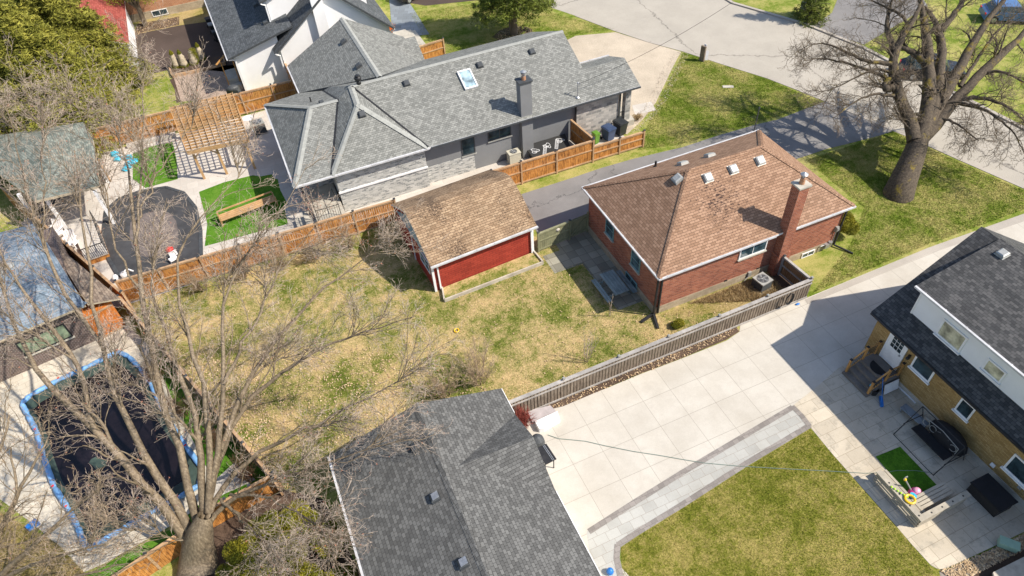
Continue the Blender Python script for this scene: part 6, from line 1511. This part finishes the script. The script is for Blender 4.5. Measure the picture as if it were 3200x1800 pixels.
# cars
def car(label, c, rz, m, Lc=4.6, Wc=1.85, hc=1.5, suv=True):
    t = thing('parked_car', label, 'car', c); c = Vector(c); R = Matrix.Rotation(rz, 3, 'Z')
    prof = [(-Lc / 2, .35), (-Lc / 2, .85), (-Lc / 2 + .25, .98), (-Lc / 2 + .35, 1.0), (Lc / 2 - 1.1, .98), (Lc / 2 - .15, .82), (Lc / 2, .6), (Lc / 2, .3)]
    def sec(pr, hw, m_, nm, taper=0.0):
        mb = MB(); k = len(pr)
        for s_ in (-1, 1):
            for x, z_ in pr: mb.V.append(c + R @ Vector((x, s_ * (hw - taper * max(0, z_ - .95)), z_)))
        for i in range(k): j = (i + 1) % k; mb.F.append((i, j, k + j, k + i)); mb.I.append(0)
        mb.F.append(tuple(range(k))[::-1]); mb.I.append(0); mb.F.append(tuple(range(k, 2 * k))); mb.I.append(0)
        return obj(nm, mb, m_, t)
    b = sec(prof, Wc / 2, m, 'body'); 
    sec([(-Lc / 2 + .3, .97), (-Lc / 2 + .65, hc - .06), (Lc / 2 - 1.95, hc - .06), (Lc / 2 - 1.15, .97)], Wc / 2 - .06, T['glass'], 'windows', .3)
    sec([(-Lc / 2 + .68, hc - .07), (-Lc / 2 + .75, hc), (Lc / 2 - 2.1, hc), (Lc / 2 - 1.98, hc - .07)], Wc / 2 - .04, m, 'car_roof', .3)
    for x in (-Lc / 2 + .8, Lc / 2 - .85):
        for s_ in (-1, 1):
            w_ = obj('wheel', MB().cyl(c + R @ Vector((x, s_ * (Wc / 2 - .2), .34)), c + R @ Vector((x, s_ * (Wc / 2 + .02), .34)), .34, n=20), T['tyre'], t)
            obj('rim', MB().cyl(c + R @ Vector((x, s_ * (Wc / 2 + .02), .34)), c + R @ Vector((x, s_ * (Wc / 2 + .03), .34)), .2, n=12), T['metal'], w_)
    for s_ in (-1, 1):
        obj('tail_light', MB().obox(c + R @ Vector((-Lc / 2 + .02, s_ * Wc * .38, .8)), (.08, .28, .14), rz), T['red'], t)
        obj('headlight', MB().obox(c + R @ Vector((Lc / 2 - .03, s_ * Wc * .36, .66)), (.1, .34, .12), rz), T['metal'], t)
car('black car parked on the street behind the big gnarled tree', G(2905, 238), -.62, T['car_black'], hc=1.6)
car('black car parked at the top edge on the white house drive', G(1300, -12), .35, T['car_black'])
car('blue car parked in the drive beyond the gnarled tree', G(3150, 62), -.6, T['car_blue'])
# notice board, marker slab, cabinet
t = thing('wooden_post', 'weathered square wooden post with a white reflector at the road edge', 'post', G(2193, 192)); c = G(2193, 190)
obj('post', MB().obox(c + Z * .65, (.16, .45, 1.35), .3), T['grey_wood'], t); obj('reflector', MB().obox(c + Vector((.18, .05, 1.25)), (.03, .22, .35), .3), T['white'], t)
obj('leaning_board', MB().bar(c + Vector((.35, -.1, 0)), c + Vector((.55, .15, .7)), .25, .02), T['white'], t)
c = G(2275, 272); m = MB().obox(c + Z * .02, (.85, .35, .06), -.5); single('access_cover', m, T['concrete_plain'], 'flat pale access cover set in the front lawn', 'cover', c)
c = G(2504, 42); m = MB().obox(c + Z * .5, (.3, .3, 1.0), .4).obox(c + Z * 1.03, (.34, .34, .08), .4); single('utility_post', m, T['alu'], 'small pale green utility pedestal on the far lawn', 'utility box', c)
# toys and furniture on the patio
t = thing('corner_bench', 'taupe plank L-shaped bench with a built-in planter on the stamped patio', 'bench', (20.6, 6.9, 0))
m = MB()
for x, w_ in ((20.0, .26), (20.30, .12), (20.45, .12), (20.6, .12)): m.box(x, x + w_, 5.75 if x < 20.2 else 6.05, 8.35, .76 if x < 20.2 else .44, .8 if x < 20.2 else .48)
for y, h_ in ((5.75, .76), (6.22, .44), (6.38, .44), (6.54, .44), (6.70, .44)): m.box(20.26 if h_ > .5 else 20.72, 22.85 if h_ > .5 else 22.55, y, y + (.26 if h_ > .5 else .13), h_, h_ + .04)
obj('seat', m, T['bench_wood'], t)
m = MB()
for z_ in (.1, .28, .46, .62): m.box(20.03, 20.07, 5.85, 8.3, z_, z_ + .12); m.box(20.1, 22.75, 5.78, 5.82, z_, z_ + .12)
obj('backrest', m, T['bench_wood'], t)
for x, y, h_ in ((20.12, 8.2, .76), (20.12, 6.9, .76), (20.12, 5.9, .76), (22.6, 5.9, .76), (21.5, 5.9, .76), (20.65, 8.2, .44), (22.4, 6.75, .44)): obj('leg', MB().box(x - .05, x + .05, y - .05, y + .05, 0, h_), T['bench_wood'], t)
m = MB().box(20.9, 22.5, 6.02, 6.04, .2, .44); 
for x, y in ((20.12, 7.7), (20.12, 7.1), (20.12, 6.5), (20.12, 6.0), (20.7, 5.88), (21.3, 5.88), (21.9, 5.88), (22.5, 5.88)): m.cyl((x, y, .8), (x, y, .808), .04, n=10)
obj('light_cap', m, T['black'], t)
m = MB().prism(GP([(2736, 1428), (2812, 1397), (2930, 1521), (2848, 1560)]), .018, .045); single('turf_mat', m, T['turf'], 'bright artificial turf mat on the stamped patio in front of the bench', 'mat', G(2830, 1480))
t = thing('toy_car', 'pink ride-on toy car with a long grey push handle on the turf mat', 'toy car', (21.3, 7.0, 0)); c = Vector((21.15, 7.0, 0))
m = MB().ball(c + Z * .25, .36, .24, .2, 14, 8); obj('body', m, T['pink'], t, smooth=True)
obj('seat', MB().ball(c + Z * .38 + Vector((.05, 0, 0)), .2, .17, .14, 12, 6), T['pale_pink'], t, smooth=True)
obj('handle', MB().tube([c + Vector((-.15, .15, .4)), c + Vector((-.35, .4, .85)), c + Vector((-.42, .48, 1.0))], .035).tube([c + Vector((-.42, .48, 1.0)) + Vector((.1 * math.cos(a), .02, .1 + .1 * math.sin(a))) for a in np.linspace(-1.57, 4.7, 11)], .022), T['grey_plastic'], t)
obj('handle_grip', MB().ball(c + Vector((-.42, .48, .98)), .07), T['yellow'], t)
for x, y in ((-.25, -.2), (.25, -.2), (-.25, .2), (.25, .2)): obj('wheel', MB().cyl(c + Vector((x, y - .03, .1)), c + Vector((x, y + .03, .1)), .1, n=14), T['tyre'], t)
m = MB(); c = Vector((20.32, 6.72, .84)); q = [c + Vector((.2 * math.cos(a), .2 * math.sin(a), 0)) for a in np.linspace(0, 6.2832, 21)]; m.tube(q, .055, 8); single('toy_ring', m, T['yellow'], 'yellow toy ring lying on the bench corner', 'toy', c)
m = MB(); c = Vector((20.75, 6.85, .5)); m.lathe(c, [(.02, 0), (.14, .02), (.15, .1), (.02, .12)], 14); single('toy_drum', m, T['cyan'], 'small turquoise toy disc between the yellow ring and pink car', 'toy', c)
m = MB()
for i in range(6): c = Vector((20.05 + i * .05, 7.5 - i * .13, .83)); m.ball(c, .05)
single('toy_beads', m, T['lime'], 'string of lime green beads lying along the bench back', 'toy', Vector((20.1, 7.2, .83)))
# swing seat with canopy frame
t = thing('garden_swing', 'black iron garden swing seat with a covered rear in the shade of the brick wall', 'garden swing', (23.9, 8.6, 0))
A1_, A2_ = Vector((23.35, 9.75, 0)), Vector((23.35, 7.35, 0)); m = MB()
for q in (A1_, A2_):
    top = q + Vector((.35, 0, 1.75)); m.tube([q + Vector((-.65, 0, .02)), top, q + Vector((1.2, 0, .02))], .022)
    m.tube([q + Vector((-.35, 0, .75)), q + Vector((.85, 0, .75))], .025)
m.tube([A1_ + Vector((.35, 0, 1.75)), A2_ + Vector((.35, 0, 1.75))], .022); m.tube([A1_ + Vector((-.65, 0, .03)), A2_ + Vector((-.65, 0, .03))], .015)
obj('frame', m, T['black'], t)
m = MB().box(23.35, 23.9, 7.6, 9.5, .45, .52); obj('seat', m, T['canvas'], t)
m = MB(); 
for k in range(5): 
    y = 7.8 + k * .38; m.tube([Vector((23.95 + .02 * math.sin(a), y + .17 * math.cos(a), .8 + .17 * math.sin(a))) for a in np.linspace(0, 6.28, 11)], .016, 5)
m.tube([Vector((23.98, 7.6, .55)), Vector((23.98, 7.6, 1.0)), Vector((23.98, 8.55, 1.15)), Vector((23.98, 9.5, 1.0)), Vector((23.98, 9.5, .55))], .02)
obj('backrest', m, T['grey_plastic'], t)
t = thing('covered_chair', 'bulky black covered furniture between the swing and the brick wall', 'covered furniture', (24.4, 8.4, 0))
m = MB(); m.ball((24.35, 8.35, .62), .5, 1.0, .62, 18, 10); obj('cover', m, T['canvas'], t, smooth=True)
m = MB().obox((24.1, 10.0, .38), (.42, 1.35, .06), .1); 
for x, y in ((23.95, 9.4), (24.25, 9.4), (23.95, 10.6), (24.25, 10.6)): m.box(x - .03, x + .03, y - .03, y + .03, 0, .36)
single('low_bench', m, T['slate'], 'narrow pale bench leaning beside the swing under the basement window', 'bench', (24.1, 10.0, 0))
t = thing('deck_box', 'large dark rattan storage box against the yellow brick wall', 'storage box', (24.0, 5.4, 0))
obj('body', MB().box(23.45, 24.4, 4.75, 6.2, 0, .62), T['rattan'], t); obj('lid', MB().box(23.4, 24.45, 4.7, 6.25, .62, .7), T['canvas'], t)
t = thing('broom', 'blue push broom leaning by the concrete steps', 'broom', (23.6, 11.0, 0)); c = G(2752, 1258)
obj('head', MB().obox(c + Z * .1, (.6, .14, .14), .9), T['blue'], t); obj('handle', MB().cyl(c + Z * .15, c + Vector((.35, .75, 1.25)), .02, n=6), T['blue'], t)
t = thing('bucket', 'black bucket with a blue rag beside the broom', 'bucket', G(2728, 1228)); c = G(2728, 1230)
obj('pail', MB().lathe(c, [(.02, .01), (.17, .01), (.21, .38), (.18, .38), (.15, .06)], 16), T['black'], t); obj('rag', MB().ball(c + Vector((-.1, .2, .5)), .1, .08, .07, 8, 6, jit=.2), T['cyan'], t)
m = MB(); c = Vector((24.45, 12.75, .77)); q = [(c.x - .5 * math.sin(a), c.y + .5 * math.cos(a)) for a in np.linspace(0, 3.1416, 14)]; m.prism(q, .765, .785); single('door_mat', m, T['canvas'], 'black half-round mat in front of the white side door', 'mat', c)
# hose lying over the drive
def draped(pts, z=.03): return [Vector((p.x, p.y, z)) for p in pts]
hz = GP([(1712, 1360), (1745, 1372), (1790, 1376), (1830, 1380), (1890, 1394), (1980, 1412), (2060, 1424), (2133, 1437), (2200, 1448), (2310, 1458), (2450, 1466), (2600, 1474), (2700, 1480), (2760, 1479), (2800, 1472), (2860, 1472), (2910, 1478)])
m = MB().tube([Vector((p.x, p.y, .04)) for p in hz], .014, 6); single('garden_hose', m, T['hose'], 'long dull green garden hose snaking across the drive and the lawn', 'hose', hz[0])
# things at the end of the picket fence
t = thing('white_crate', 'white and grey boards stacked on the concrete at the fence end', 'boards', G(1700, 1290))
obj('white_panel', MB().prism(GP([(1672, 1328), (1742, 1296), (1750, 1322), (1700, 1350), (1686, 1352)]), .02, .34), T['white'], t)
obj('slab', MB().prism(GP([(1650, 1296), (1672, 1286), (1720, 1274), (1738, 1292), (1664, 1326)]), .02, .22), T['cover_slab'], t)
obj('slab', MB().prism(GP([(1628, 1306), (1646, 1300), (1664, 1326), (1652, 1334)]), .02, .1), T['pale_patio'], t)
t = thing('kettle_barbecue', 'black covered kettle barbecue under the dark garage eave', 'barbecue', G(1680, 1345)); c = Vector((6.95, 16.5, 0))
obj('cover', MB().lathe(c, [(.36, 0), (.36, .55), (.3, .8), (.14, .95), (.01, 1.0)], 18), T['dark_grey'], t)
t = thing('grill_stand', 'black grill stand with chrome bars beside the dark garage eave', 'grill', (6.9, 15.6, 0)); c = Vector((6.95, 15.55, 0))
m = MB().obox(c + Z * .85, (.6, .95, .05), .08)
for x, y in ((-.22, -.38), (.22, -.38), (.22, .38), (-.22, .38)): m.bar(c + Vector((x, y, 0)), c + Vector((x, y, .85)), .04, .04)
obj('table', m, T['black'], t); m = MB()
for k in (0, .07): m.obox(c + Vector((.1 + k, 0, .885)), (.025, .9, .02), .08)
obj('grill_bar', m, T['metal'], t)
m = MB(); c = G(1906, 1790); m.ball(c + Z * .15, .16, .16, .2); single('blue_watering_can', m, T['blue'], 'small blue watering can by the garage at the bottom edge', 'watering can', c, smooth=True)
m = MB(); c = G(2492, 952); m.ball(c + Z * .05, .14, .07, .05); single('blue_rag', m, T['blue'], 'blue rag lying on the concrete at the end of the grey fence', 'rag', c)
t = thing('hose_reel', 'black hose coiled on the grey fence near its street end', 'hose', (23.3, 18.5, 0)); m = MB()
for k in range(4): m.tube([Vector((23.3 + (.2 + .02 * k) * math.cos(a), 18.42 - .02 * k, 1.0 + (.38 + .02 * k) * math.sin(a))) for a in np.linspace(0, 6.28, 17)], .02, 5)
obj('coil', m, T['black'], t)
m = MB(); c = G(3140, 1712); m.obox(c + Z * .3, (.7, .34, .3), -.9).obox(c + Z * .47, (.76, .4, .06), -.9); single('utility_cabinet', m, T['cab_green'], 'pale green utility cabinet beside the gravel strip', 'utility box', c)
t = thing('timber_deck', 'pale timber deck corner at the bottom right corner of the view', 'deck', G(3190, 1790)); m = MB()
pts = GP([(3090, 1800), (3200, 1745), (3320, 1690), (3400, 1900), (3120, 1950)]); m.prism(pts, .3, .4); obj('deck_top', m, T['pale_wood'], t); obj('deck_side', MB().prism([p + Vector((.05, -.05, 0)) for p in pts], 0, .3), T['brown_wood'], t)
m = MB(); c = G(1427, 1035); q = [c + Z * .07 + Vector((.13 * math.cos(a), .13 * math.sin(a), 0)) for a in np.linspace(0, 6.2832, 15)]; m.tube(q, .035, 6); single('dog_toy', m, T['yellow'], 'small yellow ring toy lying in the middle of the back lawn', 'toy', c)
m = MB(); c = G(1742, 717, 1.2); m.ball(c, .16, .12, .14, 12, 8); m.cyl(c - Z * .0, c - Z * .25, .03, n=8); single('gate_lamp', m, T['pale_patio'], 'small pale lamp fixed to the mossy fence by the red garage', 'lamp', (c.x, c.y, 1.2), smooth=True)
m = MB(); c = G(2048, 418); m.obox(c + Vector((0, 0, .02)), (.1, .1, .04))
# paving on the street walk beside the porch
sheet('porch_path', GP([(1975, 330), (2035, 318), (2050, 345), (1985, 360)]), T['pale_patio'], .018)
m = MB(); a_, b_ = GP([(415, 440), (545, 410)])
t = thing('retaining_edge', 'long pale stone kerb below the far cedar fence', 'edging', GP([(480, 430)])[0]); m = MB().bar(G(400, 462) + Z * .15, G(552, 425) + Z * .15, .35, .3); obj('stone', m, T['pale_patio'], t)
# overhead wires to the street
def wire(label, a, b, sag):
    a = Vector(a); b = Vector(b); pts = [a.lerp(b, i / 24) - Z * sag * 4 * (i / 24) * (1 - i / 24) for i in range(25)]
    m = MB().tube(pts, .012, 4); single('service_wire', m, T['wire'], label, 'wire', a)
wire('overhead wire from the grey house mast towards the street', MAST, G(2290, 6, 7.5), .4)
wire('overhead wire from the bungalow mast towards the street', (24.2, 30.32, 4.6), G(2900, -60, 8.0), .5) if False else None
